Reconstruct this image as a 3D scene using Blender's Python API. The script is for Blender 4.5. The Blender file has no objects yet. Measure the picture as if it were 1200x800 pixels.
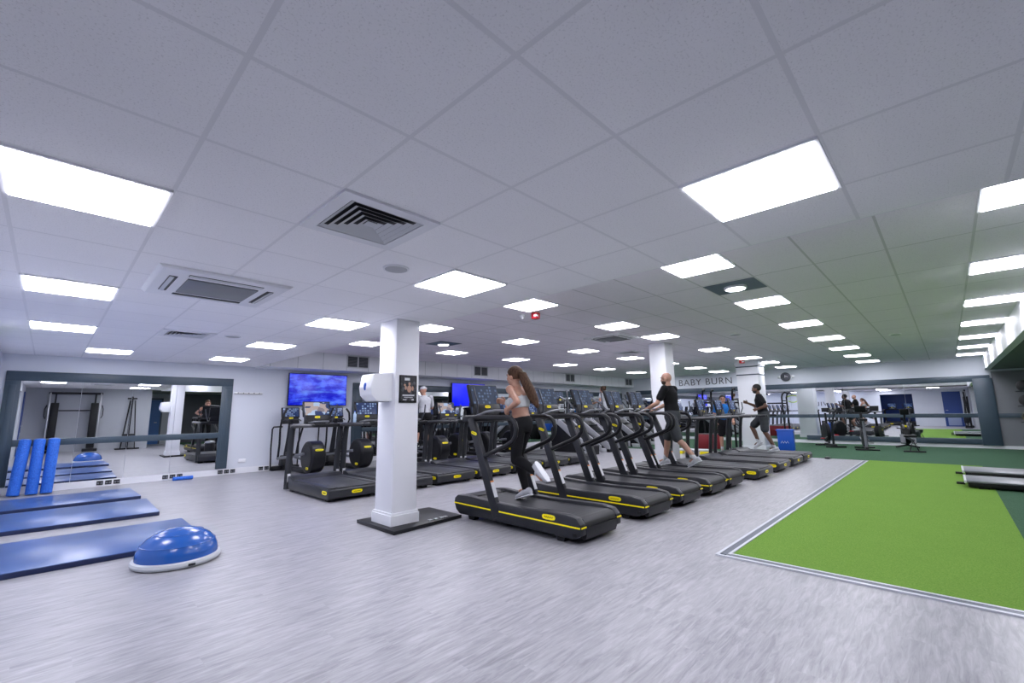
import bpy, bmesh, math, random
from mathutils import Vector, Matrix, Quaternion
random.seed(7)
PI = math.pi
scene = bpy.context.scene
col = scene.collection
R = math.radians

# ------------------------------------------------------------------ mesh helper
class MB:
    """collects shapes into one bmesh, build() links them as ONE mesh object"""
    def __init__(s):
        s.bm = bmesh.new(); s.mi = 0
    def _done(s, faces):
        for f in faces: f.material_index = s.mi
    def box(s, c, d, rot=None, bev=0.0, seg=2):
        M = Matrix.Translation(Vector(c)) @ (rot.to_4x4() if rot is not None else Matrix.Identity(4)) @ Matrix.Diagonal((d[0], d[1], d[2], 1))
        r = bmesh.ops.create_cube(s.bm, size=1, matrix=M)
        fs = set()
        for v in r['verts']: fs.update(v.link_faces)
        s._done(fs)
        if bev > 0:
            es = set()
            for v in r['verts']: es.update(v.link_edges)
            o = bmesh.ops.bevel(s.bm, geom=list(es), offset=bev, segments=seg, affect='EDGES', profile=0.5)
            s._done(o['faces'])
        return s
    def prism(s, pts, axis, a0, a1, bev=0.0):
        """extrude a 2-D outline along an axis: 'x' outline is (y,z), 'y' is (x,z), 'z' is (x,y)"""
        def P(p, a):
            return {'x': (a, p[0], p[1]), 'y': (p[0], a, p[1]), 'z': (p[0], p[1], a)}[axis]
        A = [s.bm.verts.new(P(p, a0)) for p in pts]; B = [s.bm.verts.new(P(p, a1)) for p in pts]
        n = len(pts); fs = [s.bm.faces.new(A), s.bm.faces.new(B[::-1])]
        for i in range(n):
            j = (i+1) % n
            fs.append(s.bm.faces.new((A[j], A[i], B[i], B[j])))
        bmesh.ops.recalc_face_normals(s.bm, faces=fs)
        s._done(fs)
        if bev > 0:
            es = set()
            for f in fs: es.update(f.edges)
            o = bmesh.ops.bevel(s.bm, geom=list(es), offset=bev, segments=2, affect='EDGES', profile=0.5)
            s._done(o['faces'])
        return s
    def tube(s, pts, r, seg=8, closed=False, flat=1.0):
        pts = [Vector(p) for p in pts]; n = len(pts)
        rad = r if isinstance(r, (list, tuple)) else [r]*n
        T = []
        for i in range(n):
            a = pts[(i-1) % n] if (closed or i > 0) else pts[i]
            b = pts[(i+1) % n] if (closed or i < n-1) else pts[i]
            T.append((b-a).normalized())
        u = T[0].orthogonal().normalized()
        if abs(T[0].x) < .9:
            u = (Vector((1, 0, 0)) - T[0]*T[0].x).normalized()
        rings = []
        for i in range(n):
            u = (u - T[i]*u.dot(T[i]))
            u = u.normalized() if u.length > 1e-6 else T[i].orthogonal().normalized()
            w = T[i].cross(u)
            rings.append([s.bm.verts.new(pts[i] + u*(rad[i]*math.cos(2*PI*k/seg)) + w*(rad[i]*flat*math.sin(2*PI*k/seg))) for k in range(seg)])
        fs = []
        for i in range(n if closed else n-1):
            a, b = rings[i], rings[(i+1) % n]
            for k in range(seg):
                k2 = (k+1) % seg
                fs.append(s.bm.faces.new((a[k], a[k2], b[k2], b[k])))
        if not closed:
            fs.append(s.bm.faces.new(rings[0][::-1])); fs.append(s.bm.faces.new(rings[-1]))
        s._done(fs); return s
    def cyl(s, p0, p1, r0, r1=None, seg=16):
        return s.tube([p0, p1], [r0, r0 if r1 is None else r1], seg)
    def lathe(s, prof, c=(0, 0, 0), seg=32, axis='z'):
        c = Vector(c); rings = []
        for (r, z) in prof:
            ring = []
            for k in range(seg):
                a = 2*PI*k/seg
                if axis == 'z': v = Vector((r*math.cos(a), r*math.sin(a), z))
                elif axis == 'x': v = Vector((z, r*math.cos(a), r*math.sin(a)))
                else: v = Vector((r*math.sin(a), z, r*math.cos(a)))
                ring.append(s.bm.verts.new(c+v))
            rings.append(ring)
        fs = []
        for a, b in zip(rings, rings[1:]):
            for k in range(seg):
                k2 = (k+1) % seg
                fs.append(s.bm.faces.new((a[k], a[k2], b[k2], b[k])))
        fs.append(s.bm.faces.new(rings[0][::-1])); fs.append(s.bm.faces.new(rings[-1]))
        s._done(fs); return s
    def ell(s, c, rad, rot=None, u=14, v=10):
        M = Matrix.Translation(Vector(c)) @ (rot.to_4x4() if rot is not None else Matrix.Identity(4)) @ Matrix.Diagonal((rad[0], rad[1], rad[2], 1))
        r = bmesh.ops.create_uvsphere(s.bm, u_segments=u, v_segments=v, radius=1, matrix=M)
        fs = set()
        for vv in r['verts']: fs.update(vv.link_faces)
        s._done(fs); return s
    def cap(s, p0, p1, r0, r1):
        """tapered capsule"""
        p0 = Vector(p0); p1 = Vector(p1)
        s.tube([p0, p1], [r0, r1], 14)
        s.ell(p0, (r0,)*3); s.ell(p1, (r1,)*3); return s
    def ringloft(s, rings, seg=20):
        """rings: (centre, side vector, front vector) ellipses lofted and capped"""
        R_ = []
        for c, a, b in rings:
            c = Vector(c); a = Vector(a); b = Vector(b)
            R_.append([s.bm.verts.new(c + a*math.cos(2*PI*k/seg) + b*math.sin(2*PI*k/seg)) for k in range(seg)])
        fs = []
        for a, b in zip(R_, R_[1:]):
            for k in range(seg):
                k2 = (k+1) % seg
                fs.append(s.bm.faces.new((a[k], a[k2], b[k2], b[k])))
        fs.append(s.bm.faces.new(R_[0][::-1])); fs.append(s.bm.faces.new(R_[-1]))
        s._done(fs); return s
    def mesh(s, name, smooth=True, ang=38):
        bmesh.ops.recalc_face_normals(s.bm, faces=s.bm.faces[:])
        me = bpy.data.meshes.new(name); s.bm.to_mesh(me); s.bm.free()
        if smooth:
            me.shade_smooth(); me.set_sharp_from_angle(angle=R(ang))
        return me
    def build(s, name, mat, parent=None, smooth=True, loc=None, ang=38):
        me = s.mesh(name, smooth, ang)
        for m in (mat if isinstance(mat, (list, tuple)) else [mat]): me.materials.append(m)
        o = bpy.data.objects.new(name, me); col.objects.link(o)
        if parent is not None: o.parent = parent
        if loc: o.location = loc
        return o

def tag(o, label, cat, group=None, kind=None):
    o['label'] = label; o['category'] = cat
    if group: o['group'] = group
    if kind: o['kind'] = kind
    return o
def thing(name, label, cat, loc=(0, 0, 0), rz=0, group=None):
    o = bpy.data.objects.new(name, None); col.objects.link(o)
    o.location = loc; o.rotation_euler = (0, 0, rz); o.empty_display_size = .1
    return tag(o, label, cat, group)
def struct(o):
    o['kind'] = 'structure'; return o
def dup(root, loc, rz=None, label=None, group=None):
    def rec(o, par):
        c = o.copy(); col.objects.link(c); c.parent = par
        for ch in list(o.children): rec(ch, c)
        return c
    r = rec(root, None); r.location = loc
    if rz is not None: r.rotation_euler = (0, 0, rz)
    if label: r['label'] = label
    if group: r['group'] = group
    return r
ORD = ['first', 'second', 'third', 'fourth', 'fifth', 'sixth', 'seventh', 'eighth', 'ninth', 'tenth', 'eleventh']

# ------------------------------------------------------------------ materials
def mat(name, rgb, rough=.5, metal=0.0, spec=.5, emit=None, es=0):
    m = bpy.data.materials.new(name); m.use_nodes = True
    b = m.node_tree.nodes['Principled BSDF']
    b.inputs['Base Color'].default_value = (*rgb, 1); b.inputs['Roughness'].default_value = rough
    b.inputs['Metallic'].default_value = metal; b.inputs['Specular IOR Level'].default_value = spec
    if emit:
        b.inputs['Emission Color'].default_value = (*emit, 1); b.inputs['Emission Strength'].default_value = es
    return m
class NT:
    """tiny node builder"""
    def __init__(s, m):
        s.t = m.node_tree; s.b = s.t.nodes['Principled BSDF']
    def n(s, typ, **k):
        x = s.t.nodes.new(typ)
        for a, v in k.items(): setattr(x, a, v)
        return x
    def l(s, a, b): s.t.links.new(a, b)
    def math(s, op, a, b=None, c=None):
        x = s.n('ShaderNodeMath', operation=op)
        for i, v in enumerate((a, b, c)):
            if v is None: continue
            if isinstance(v, (int, float)): x.inputs[i].default_value = v
            else: s.l(v, x.inputs[i])
        return x.outputs[0]
    def mix(s, f, a, b):
        x = s.n('ShaderNodeMix', data_type='RGBA')
        for i, v in ((0, f), (6, a), (7, b)):
            if isinstance(v, (int, float)): x.inputs[i].default_value = v
            elif isinstance(v, tuple): x.inputs[i].default_value = (*v, 1)
            else: s.l(v, x.inputs[i])
        return x.outputs[2]
    def pos(s):
        g = s.n('ShaderNodeNewGeometry'); x = s.n('ShaderNodeSeparateXYZ'); s.l(g.outputs['Position'], x.inputs[0])
        return g.outputs['Position'], x.outputs
    def noise(s, vec, scale, detail=3, rough=.5):
        x = s.n('ShaderNodeTexNoise'); x.inputs['Scale'].default_value = scale
        x.inputs['Detail'].default_value = detail; x.inputs['Roughness'].default_value = rough
        if vec is not None: s.l(vec, x.inputs['Vector'])
        return x.outputs['Fac']
    def scale(s, vec, sc):
        x = s.n('ShaderNodeVectorMath', operation='MULTIPLY'); s.l(vec, x.inputs[0]); x.inputs[1].default_value = sc
        return x.outputs[0]
    def ramp(s, f, p0, p1, c0=(0, 0, 0), c1=(1, 1, 1)):
        x = s.n('ShaderNodeValToRGB'); e = x.color_ramp.elements
        e[0].position = p0; e[1].position = p1; e[0].color = (*c0, 1); e[1].color = (*c1, 1)
        s.l(f, x.inputs[0]); return x.outputs[0]
    def bump(s, h, st, dist=.01):
        x = s.n('ShaderNodeBump'); x.inputs['Strength'].default_value = st; x.inputs['Distance'].default_value = dist
        s.l(h, x.inputs['Height']); s.l(x.outputs[0], s.b.inputs['Normal'])

def ceiling_mat(name, x0, px_, y0, py_, w, base, line):
    m = mat(name, base, .9, spec=.2); t = NT(m); P, (X, Y, Z) = t.pos()
    def ln(c, o, p):
        f = t.math('DIVIDE', t.math('SUBTRACT', c, o), p)
        d = t.math('ABSOLUTE', t.math('SUBTRACT', t.math('FRACT', t.math('ADD', f, .5)), .5))
        return t.math('LESS_THAN', d, w/2/p)
    g = t.math('MAXIMUM', ln(X, x0, px_), ln(Y, y0, py_))
    sp = t.ramp(t.noise(P, 130, 2, .6), .33, .42)
    big = t.noise(P, 1.3, 2)
    c = t.mix(big, tuple(v*.97 for v in base), tuple(min(1, v*1.03) for v in base))
    c2 = t.mix(sp, tuple(v*.82 for v in base), c)
    # every tile slightly its own tone
    fx = t.math('FLOOR', t.math('DIVIDE', t.math('SUBTRACT', X, x0), px_)); fy = t.math('FLOOR', t.math('DIVIDE', t.math('SUBTRACT', Y, y0), py_))
    cb = t.n('ShaderNodeCombineXYZ'); t.l(fx, cb.inputs[0]); t.l(fy, cb.inputs[1])
    wn = t.n('ShaderNodeTexWhiteNoise', noise_dimensions='2D'); t.l(cb.outputs[0], wn.inputs['Vector'])
    c3 = t.mix(t.math('MULTIPLY', wn.outputs['Value'], .05), c2, (.45, .46, .5))
    t.l(t.mix(g, c3, line), t.b.inputs['Base Color'])
    t.bump(t.noise(P, 160, 2), .12, .003)
    return m
NX0, NXP, NY0, NYP = -.27, .595, .255, .6
FX0, FXP, FY0, FYP = 4.309, .5825, .25, .59
M = {}
M['ceil_near'] = ceiling_mat('ceiling_tiles', NX0, NXP, NY0, NYP, .019, (.935, .93, .96), (.80, .80, .83))
M['ceil_far'] = ceiling_mat('ceiling_tiles_far', FX0, FXP*2, FY0, FYP, .020, (.90, .86, .93), (.64, .62, .66))
M['white'] = mat('white_paint', (.80, .81, .85), .55)
M['wall_light'] = mat('pale_grey_wall', (.66, .69, .76), .6)
M['wall_grey'] = mat('mid_grey_wall', (.40, .42, .46), .6)
for k in ('white', 'wall_light', 'wall_grey'):
    t = NT(M[k]); P, _ = t.pos(); base = tuple(t.b.inputs['Base Color'].default_value[:3])
    t.l(t.mix(t.noise(P, .8, 3), tuple(v*.94 for v in base), tuple(min(1, v*1.04) for v in base)), t.b.inputs['Base Color'])
    t.bump(t.noise(P, 220, 2), .05, .002)
M['navy'] = mat('slate_blue_paint', (.042, .068, .095), .42)
M['mirror'] = mat('mirror_glass', (.86, .88, .90), .0, 1.0)
M['black'] = mat('black_plastic', (.004, .0045, .0065), .45, spec=.35)
M['charcoal'] = mat('charcoal_plastic', (.0085, .0092, .0125), .42, spec=.35)
M['dgrey'] = mat('dark_grey_plastic', (.015, .0165, .022), .42, spec=.38)
M['mgrey'] = mat('mid_grey_plastic', (.15, .16, .18), .4)
M['lgrey'] = mat('light_grey_plastic', (.55, .57, .60), .4)
M['steel'] = mat('brushed_steel', (.55, .56, .58), .28, 1.0)
M['gunmetal'] = mat('gunmetal', (.075, .08, .095), .38, .8)
M['rubber'] = mat('black_rubber', (.015, .015, .017), .75)
M['yellow'] = mat('yellow_accent', (.85, .72, .0), .4, emit=(.9, .75, 0), es=.12)
M['red'] = mat('red_plastic', (.5, .02, .03), .45)
M['orange'] = mat('orange_label', (.75, .25, .05), .5)
M['blue'] = mat('blue_plastic', (.015, .10, .55), .4)
M['blue_dark'] = mat('dark_blue_paint', (.012, .050, .24), .45)
M['sticker'] = mat('white_sticker', (.62, .63, .66), .5)
M['belt'] = mat('treadmill_belt', (.030, .031, .036), .55)
t = NT(M['belt']); P, (X, Y, Z) = t.pos()
sl = t.math('ABSOLUTE', t.math('SUBTRACT', t.math('FRACT', t.math('MULTIPLY', Y, 16)), .5))
t.l(t.mix(t.ramp(sl, .05, .12), (.004, .004, .005), (.020, .021, .026)), t.b.inputs['Base Color'])
M['rowdeck'] = mat('treadmill_deck_grey', (.022, .024, .029), .38)
M['belt_plain'] = mat('running_belt', (.04, .041, .046), .5)
t = NT(M['belt_plain']); P, _ = t.pos(); t.l(t.mix(t.noise(t.scale(P, (1, .25, 1)), 40, 3), (.028, .030, .036), (.048, .050, .058)), t.b.inputs['Base Color'])

# floor: grey wood-look vinyl, grain along the room
m = mat('vinyl_planks', (.45, .45, .48), .34, spec=.32); t = NT(m); P, (X, Y, Z) = t.pos()
row = t.math('FLOOR', t.math('DIVIDE', Y, .18))
wn = t.n('ShaderNodeTexWhiteNoise', noise_dimensions='1D'); t.l(row, wn.inputs['W'])
fx = t.math('FLOOR', t.math('DIVIDE', t.math('ADD', X, t.math('MULTIPLY', wn.outputs['Value'], 1.2)), 1.22))
cb = t.n('ShaderNodeCombineXYZ'); t.l(fx, cb.inputs[0]); t.l(row, cb.inputs[1])
wn2 = t.n('ShaderNodeTexWhiteNoise', noise_dimensions='2D'); t.l(cb.outputs[0], wn2.inputs['Vector'])
off = t.n('ShaderNodeVectorMath', operation='ADD'); t.l(t.scale(P, (2.0, 15, 1)), off.inputs[0]); t.l(t.scale(wn2.outputs['Color'], (9, 9, 9)), off.inputs[1])
gr = t.noise(off.outputs[0], 2.0, 7, .66); t.t.nodes[-1].inputs['Distortion'].default_value = .7
gr2 = t.noise(t.scale(P, (3.5, 42, 1)), 2.4, 5, .7)
kn = t.noise(t.scale(P, (.6, 2.0, 1)), 1.6, 3)
c = t.mix(t.ramp(gr, .36, .67), (.215, .215, .238), (.435, .427, .462))
c = t.mix(t.math('MULTIPLY', t.ramp(gr2, .40, .60), .22), c, (.36, .36, .385))
c = t.mix(t.math('MULTIPLY', t.ramp(kn, .40, .75), .40), c, (.37, .37, .395))
c = t.mix(t.math('MULTIPLY', wn2.outputs['Value'], .07), c, (.50, .49, .53))
t.l(c, t.b.inputs['Base Color'])
t.l(t.math('ADD', t.math('MULTIPLY', gr, .16), .27), t.b.inputs['Roughness'])
kd = t.n('ShaderNodeTexVoronoi'); t.l(t.scale(P, (1.0, 3.2, 1)), kd.inputs['Vector']); kd.inputs['Scale'].default_value = 1.3
c = t.mix(t.math('MULTIPLY', t.ramp(kd.outputs['Distance'], .02, .075, (1, 1, 1), (0, 0, 0)), .45), c, (.20, .195, .21))
t.l(c, t.b.inputs['Base Color'])
t.bump(gr, .06, .002); M['floor'] = m

def turf_mat(name, a, b):
    m = mat(name, a, .95, spec=.1); t = NT(m); P, _ = t.pos()
    f = t.noise(P, 90, 3, .7); g = t.noise(P, 2.0, 3)
    c = t.mix(t.ramp(f, .3, .7), a, b)
    t.l(t.mix(t.math('MULTIPLY', g, .25), c, tuple(v*.8 for v in a)), t.b.inputs['Base Color'])
    t.bump(f, .6, .01); return m
M['turf'] = turf_mat('bright_turf', (.105, .220, .030), (.195, .335, .064))
M['turf_dark'] = turf_mat('dark_turf', (.038, .090, .052), (.075, .150, .092))
M['white_line'] = mat('white_floor_trim', (.56, .58, .64), .35)
M['grey_line'] = mat('grey_floor_trim', (.07, .085, .12), .4)
# screens
def screen_mat(name, base, dot, es, sx=7, sy=5, thr=.55):
    m = mat(name, (.01, .012, .02), .15); t = NT(m)
    tc = t.n('ShaderNodeTexCoord'); sp = t.n('ShaderNodeSeparateXYZ'); t.l(tc.outputs['Generated'], sp.inputs[0])
    u = t.math('MULTIPLY', sp.outputs[0], sx); v = t.math('MULTIPLY', sp.outputs[2], sy)
    cb = t.n('ShaderNodeCombineXYZ'); t.l(t.math('FLOOR', u), cb.inputs[0]); t.l(t.math('FLOOR', v), cb.inputs[1])
    wn = t.n('ShaderNodeTexWhiteNoise', noise_dimensions='2D'); t.l(cb.outputs[0], wn.inputs['Vector'])
    du = t.math('ABSOLUTE', t.math('SUBTRACT', t.math('FRACT', u), .5)); dv = t.math('ABSOLUTE', t.math('SUBTRACT', t.math('FRACT', v), .5))
    inside = t.math('LESS_THAN', t.math('MAXIMUM', du, dv), .30)
    on = t.math('MULTIPLY', inside, t.math('GREATER_THAN', wn.outputs['Value'], thr))
    ic = t.mix(t.math('MULTIPLY', on, wn.outputs['Value']), base, dot)
    t.l(ic, t.b.inputs['Emission Color']); t.b.inputs['Emission Strength'].default_value = es
    return m
M['screen'] = screen_mat('touch_screen', (.040, .052, .085), (.15, .21, .33), .85, 9, 6, .62)
M['screen_blue'] = screen_mat('touch_screen_blue', (.012, .030, .11), (.30, .42, .68), .85, 8, 5, .55)
m = mat('screen_media', (.01, .01, .02), .15); t = NT(m)
tc = t.n('ShaderNodeTexCoord'); vo = t.n('ShaderNodeTexVoronoi', distance='CHEBYCHEV'); t.l(t.scale(tc.outputs['Generated'], (4, 1, 3)), vo.inputs['Vector']); vo.inputs['Scale'].default_value = 1.0
hs = t.n('ShaderNodeSeparateColor'); t.l(vo.outputs['Color'], hs.inputs[0])
cc = t.mix(t.ramp(hs.outputs[0], .45, .5), (.02, .04, .12), (.42, .34, .32))
cc = t.mix(t.ramp(hs.outputs[1], .65, .7), cc, (.40, .52, .72))
t.l(cc, t.b.inputs['Emission Color']); t.b.inputs['Emission Strength'].default_value = .9; M['screen_media'] = m
m = mat('tv_picture', (.0, .0, .02), .12); t = NT(m)
tc = t.n('ShaderNodeTexCoord'); n1 = t.noise(t.scale(tc.outputs['Generated'], (2.2, 1, 2.2)), 1.7, 6, .62); n2 = t.noise(t.scale(tc.outputs['Generated'], (2, 1, 5)), 1.2, 4)
cc = t.mix(t.ramp(n1, .46, .70), (.001, .003, .46), (.07, .14, .95))
cc = t.mix(t.math('MULTIPLY', t.ramp(n2, .52, .78), .6), cc, (.16, .42, .95))
t.l(cc, t.b.inputs['Emission Color']); t.b.inputs['Emission Strength'].default_value = 1.15; M['tv'] = m
M['tv_blue'] = mat('tv_plain_blue', (0, 0, .02), .15, emit=(.002, .008, .75), es=1.2)
LE = 23.0
M['panel'] = mat('light_diffuser', (.9, .9, .9), .5, emit=(.95, .945, 1.04), es=LE)
M['spot'] = mat('spot_lens', (.9, .9, .9), .5, emit=(.95, .97, 1.0), es=14)
# blue vinyl mat
m = mat('blue_mat_vinyl', (.02, .085, .30), .30, spec=.9); t = NT(m); P, _ = t.pos()
t.l(t.mix(t.noise(t.scale(P, (.4, 2, 1)), 3, 4), (.014, .062, .24), (.034, .105, .33)), t.b.inputs['Base Color'])
t.bump(t.noise(P, 120, 2), .08, .003); M['mat_blue'] = m
M['mat_side'] = mat('mat_side', (.006, .016, .07), .5)
m = mat('foam_roller_blue', (.01, .13, .62), .6); t = NT(m); P, _ = t.pos()
t.l(t.mix(t.ramp(t.noise(P, 90, 2, .7), .4, .65), (.006, .085, .50), (.03, .20, .78)), t.b.inputs['Base Color']); t.bump(t.noise(P, 90, 2), .3, .004); M['foam'] = m
M['bosu'] = mat('bosu_rubber', (.012, .095, .40), .22, spec=.6)
# people
def skin(name, rgb):
    m = mat(name, rgb, .5); t = NT(m); P, _ = t.pos()
    t.l(t.mix(t.noise(P, 25, 3), tuple(v*.86 for v in rgb), tuple(min(1, v*1.1) for v in rgb)), t.b.inputs['Base Color'])
    t.b.inputs['Subsurface Weight'].default_value = .06
    return m
M['skin_light'] = skin('skin_light', (.47, .255, .18)); M['skin_mid'] = skin('skin_mid', (.44, .25, .18)); M['skin_dark'] = skin('skin_dark', (.13, .065, .04))
def cloth(name, rgb):
    m = mat(name, rgb, .85, spec=.2); t = NT(m); P, _ = t.pos()
    f = t.noise(P, 14, 4); t.l(t.mix(f, tuple(v*.75 for v in rgb), tuple(min(1, v*1.2) for v in rgb)), t.b.inputs['Base Color']); t.bump(f, .35, .02); return m
M['c_black'] = cloth('black_fabric', (.010, .010, .012)); M['c_grey'] = cloth('grey_fabric', (.28, .29, .32)); M['c_dgrey'] = cloth('dark_grey_fabric', (.055, .06, .068))
M['c_white'] = cloth('white_fabric', (.55, .57, .60)); M['c_blue'] = cloth('blue_fabric', (.02, .16, .5)); M['c_lgrey'] = cloth('light_grey_fabric', (.48, .49, .53))
m = mat('brown_hair', (.06, .03, .018), .7, spec=.25); t = NT(m); P, _ = t.pos(); t.l(t.mix(t.ramp(t.noise(t.scale(P, (30, 30, 4)), 4, 3), .35, .7), (.03, .014, .008), (.12, .062, .034)), t.b.inputs['Base Color']); t.bump(t.noise(t.scale(P, (30, 30, 4)), 4, 3), .5, .01); M['hair_brown'] = m
M['hair_black'] = mat('black_hair', (.008, .007, .007), .7); M['beard'] = mat('brown_beard', (.05, .03, .02), .8)
M['eye'] = mat('eye_dark', (.02, .015, .012), .2); M['lip'] = mat('lips', (.30, .10, .08), .5)
# ------------------------------------------------------------------ the room
XL, XR, YB, YF, YS = -.65, 19.8, 11.6, -1.0, -4.0     # left wall, far right wall, back (mirror) wall, wall behind camera, side bay wall
ZN, ZF, ZB = 2.40, 2.78, 2.36
XS, YK, YBH = 3.29, 10.9, -.92                         # ceiling step, vent bulkhead, right bulkhead
def sbox(name, lo, hi, m):
    c = [(a+b)/2 for a, b in zip(lo, hi)]; d = [b-a for a, b in zip(lo, hi)]
    return struct(MB().box(c, d).build(name, m, smooth=False))
sbox('floor', (-4.2, YS-.1, -.12), (XR+.1, YB+.1, 0), M['floor'])
sbox('ceiling', (XL-.1, YF-.1, ZN), (XS, YB+.1, ZN+.06), M['ceil_near'])
sbox('ceiling', (XS, YBH, ZF), (XR+.1, YK, ZF+.06), M['ceil_far'])
sbox('trim_1', (XS-.012, YF, ZN), (XS, YK, ZF+.06), M['white'])                      # face of the ceiling step
m = ceiling_mat('bulkhead_board', 5.19-.6*4, .60, 500, 1000, .012, (.80, .81, .85), (.45, .47, .5)); M['bulkhead'] = m
sbox('trim_2', (XS, YK, ZN-.03), (XR, YB, ZF+.06), M['bulkhead'])                    # boxed duct with the grilles
sbox('trim_3', (XS, YBH-.12, ZB), (XR, YBH, ZF+.06), M['white'])                     # white bulkhead by the strip of lights
sbox('ceiling', (3.0, YS, ZB), (XR, YBH-.12, ZB+.06), mat('shade_toned_bay_ceiling', (.16, .18, .17), .8))  # dimness of the bay without lamps is put into this dark colour
sbox('trim_6', (XR-.006, YS, .1), (XR, -1.04, 2.3), mat('dark_bay_wall', (.20, .21, .235), .6))
sbox('wall_back', (XL-.1, YB, 0), (XR+.1, YB+.1, ZF), M['wall_light'])
sbox('wall_right', (XR, YS-.1, 0), (XR+.1, YB, ZF+.06), M['wall_light'])
sbox('wall_front', (XL-.1, YF-.1, 0), (3.0, YF, ZN), M['wall_grey'])
sbox('wall_front', (2.9, YS, 0), (3.0, YF-.1, ZN), M['wall_grey'])
sbox('wall_front', (2.9, YS-.1, 0), (4.3, YS, ZN), M['wall_grey'])
sbox('wall_front', (4.3, YS-.1, 0), (XR+.1, YS, ZN), mat('dark_wall', (.05, .055, .065), .6))
# left wall with the opening into the blue room
mb = MB()
for lo, hi in (((XL-.1, YF, 0), (XL, 1.66, ZN)), ((XL-.1, 3.35, 0), (XL, YB, ZN)), ((XL-.1, 1.66, 2.12), (XL, 3.35, ZN))):
    mb.box([(a+b)/2 for a, b in zip(lo, hi)], [b-a for a, b in zip(lo, hi)])
struct(mb.build('wall_left', M['wall_light'], smooth=False))
mb = MB()
for lo, hi in (((-4.1, .4, 0), (-4.0, 4.6, 2.3)), ((-4.0, .3, 0), (XL-.1, .4, 2.3)), ((-4.0, 4.6, 0), (XL-.1, 4.7, 2.3)), ((-4.1, .3, 2.3), (XL-.1, 4.7, 2.36))):
    mb.box([(a+b)/2 for a, b in zip(lo, hi)], [b-a for a, b in zip(lo, hi)])
struct(mb.build('wall_alcove', M['blue_dark'], smooth=False))
# blue door in the left wall (seen in the far mirror)
d = struct(MB().box((XL+.012, -.2, 1.1), (.03, .86, 2.2)).build('door_1', M['blue_dark'], smooth=False))
MB().box((XL+.03, -.2, .42), (.012, .6, .72), bev=.004).build('door_reflection', mat('pale_blue_reflection', (.30, .36, .55), .3), d)  # paler reflection on the lower door, laid on as a coloured sheet
MB().tube([(XL+.03, .13, 1.02), (XL+.07, .13, 1.02), (XL+.07, .03, 1.02)], .012).build('door_handle', M['steel'], d)
# blue door in the side wall (seen in the left mirror)
d = struct(MB().box((3.34, YS+.02, 1.03), (.84, .04, 2.06)).build('door_2', mat('blue_door', (.03, .12, .34), .45), smooth=False))
mb = MB()
for x in (2.92, 3.79): mb.box((x, YS+.03, 1.05), (.06, .07, 2.12))
mb.box((3.355, YS+.03, 2.11), (.93, .07, .07)); mb.build('door_frame', M['navy'], d, smooth=False)
MB().tube([(3.64, YS+.04, 1.0), (3.64, YS+.09, 1.0), (3.54, YS+.09, 1.0)], .012).build('door_handle', M['steel'], d)
# skirting boards
sbox('baseboard_back', (XL, YB-.018, 0), (5.4, YB, .125), M['white'])
sbox('baseboard_back', (5.4, YB-.018, 0), (XR, YB, .125), M['white'])
sbox('baseboard_right', (XR-.02, YS, 0), (XR, YB-.02, .10), M['white'])
sbox('baseboard_left', (XL, 3.4, 0), (XL+.018, YB-.02, .125), M['white'])

# ------------------------------------------------------------------ turf and floor strips
o = MB().box(((4.37+14.0)/2, (1.53-.37)/2, .004), (14.0-4.37, 1.90, .008)).build('turf_strip', M['turf'], smooth=False)
tag(o, 'bright green rectangle of artificial turf set into the grey floor', 'turf')
mb = MB(); mb.box(((13.6+XR)/2+.2, (YB+1.53)/2, .003), (XR-14.0, YB-1.53, .006)); mb.box(((14.0+XR)/2, (1.53+YS)/2, .003), (XR-14.0, 1.53-YS, .006)); mb.box(((4.37+14.0)/2, (YS-.37)/2, .003), (14.0-4.37, -.37-YS, .006))
tag(mb.build('turf_surround', M['turf_dark'], smooth=False), 'dark green turf running along the far mirror wall around the bright rectangle', 'turf')
def strip(name, x0, x1, y0, y1, h, m): return struct(MB().box(((x0+x1)/2, (y0+y1)/2, h/2), (x1-x0, y1-y0, h)).build(name, m, smooth=False))
strip('trim_4', 4.335, 13.8, 1.535, 1.56, .012, M['white_line']); strip('trim_4', 4.31, 13.8, 1.56, 1.615, .010, M['grey_line']); strip('trim_4', 4.26, 13.8, 1.615, 1.64, .012, M['white_line'])
strip('trim_5', 4.345, 4.37, YS, 1.535, .012, M['white_line']); strip('trim_5', 4.285, 4.345, YS, 1.56, .010, M['grey_line']); strip('trim_5', 4.255, 4.285, YS, 1.615, .012, M['white_line'])

# ------------------------------------------------------------------ columns
def column(x0, x1, y0, y1, z1, label, z0=0.0, bands=False):
    t = thing('column', label, 'column', ((x0+x1)/2, (y0+y1)/2, z0))
    w, d = x1-x0, y1-y0
    MB().box((0, 0, (z1-z0)/2), (w, d, z1-z0), bev=.006).build('shaft', M['white'], t)
    MB().box((0, 0, .055), (w+.05, d+.05, .11)).box((0, 0, .122), (w+.03, d+.03, .024)).build('plinth', M['white'], t, smooth=False)
    if bands:
        for z in (2.36, 2.62):
            MB().box((0, 0, z), (w+.012, d+.012, .035)).build('band', M['navy'], t, smooth=False)
        MB().box((0, 0, 2.72), (w+.05, d+.05, .12)).build('capital', M['white'], t, smooth=False)
    return t
column(2.79, 3.11, 4.60, 4.98, ZN, 'white square column nearest the camera standing on a black plate', .04)
column(9.5, 9.92, 4.42, 4.80, ZF, 'white square column behind the bald man walking on a treadmill')
column(15.55, 16.2, 4.2, 4.85, ZF, 'thick white column with two dark bands behind the man running', bands=True)
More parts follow.
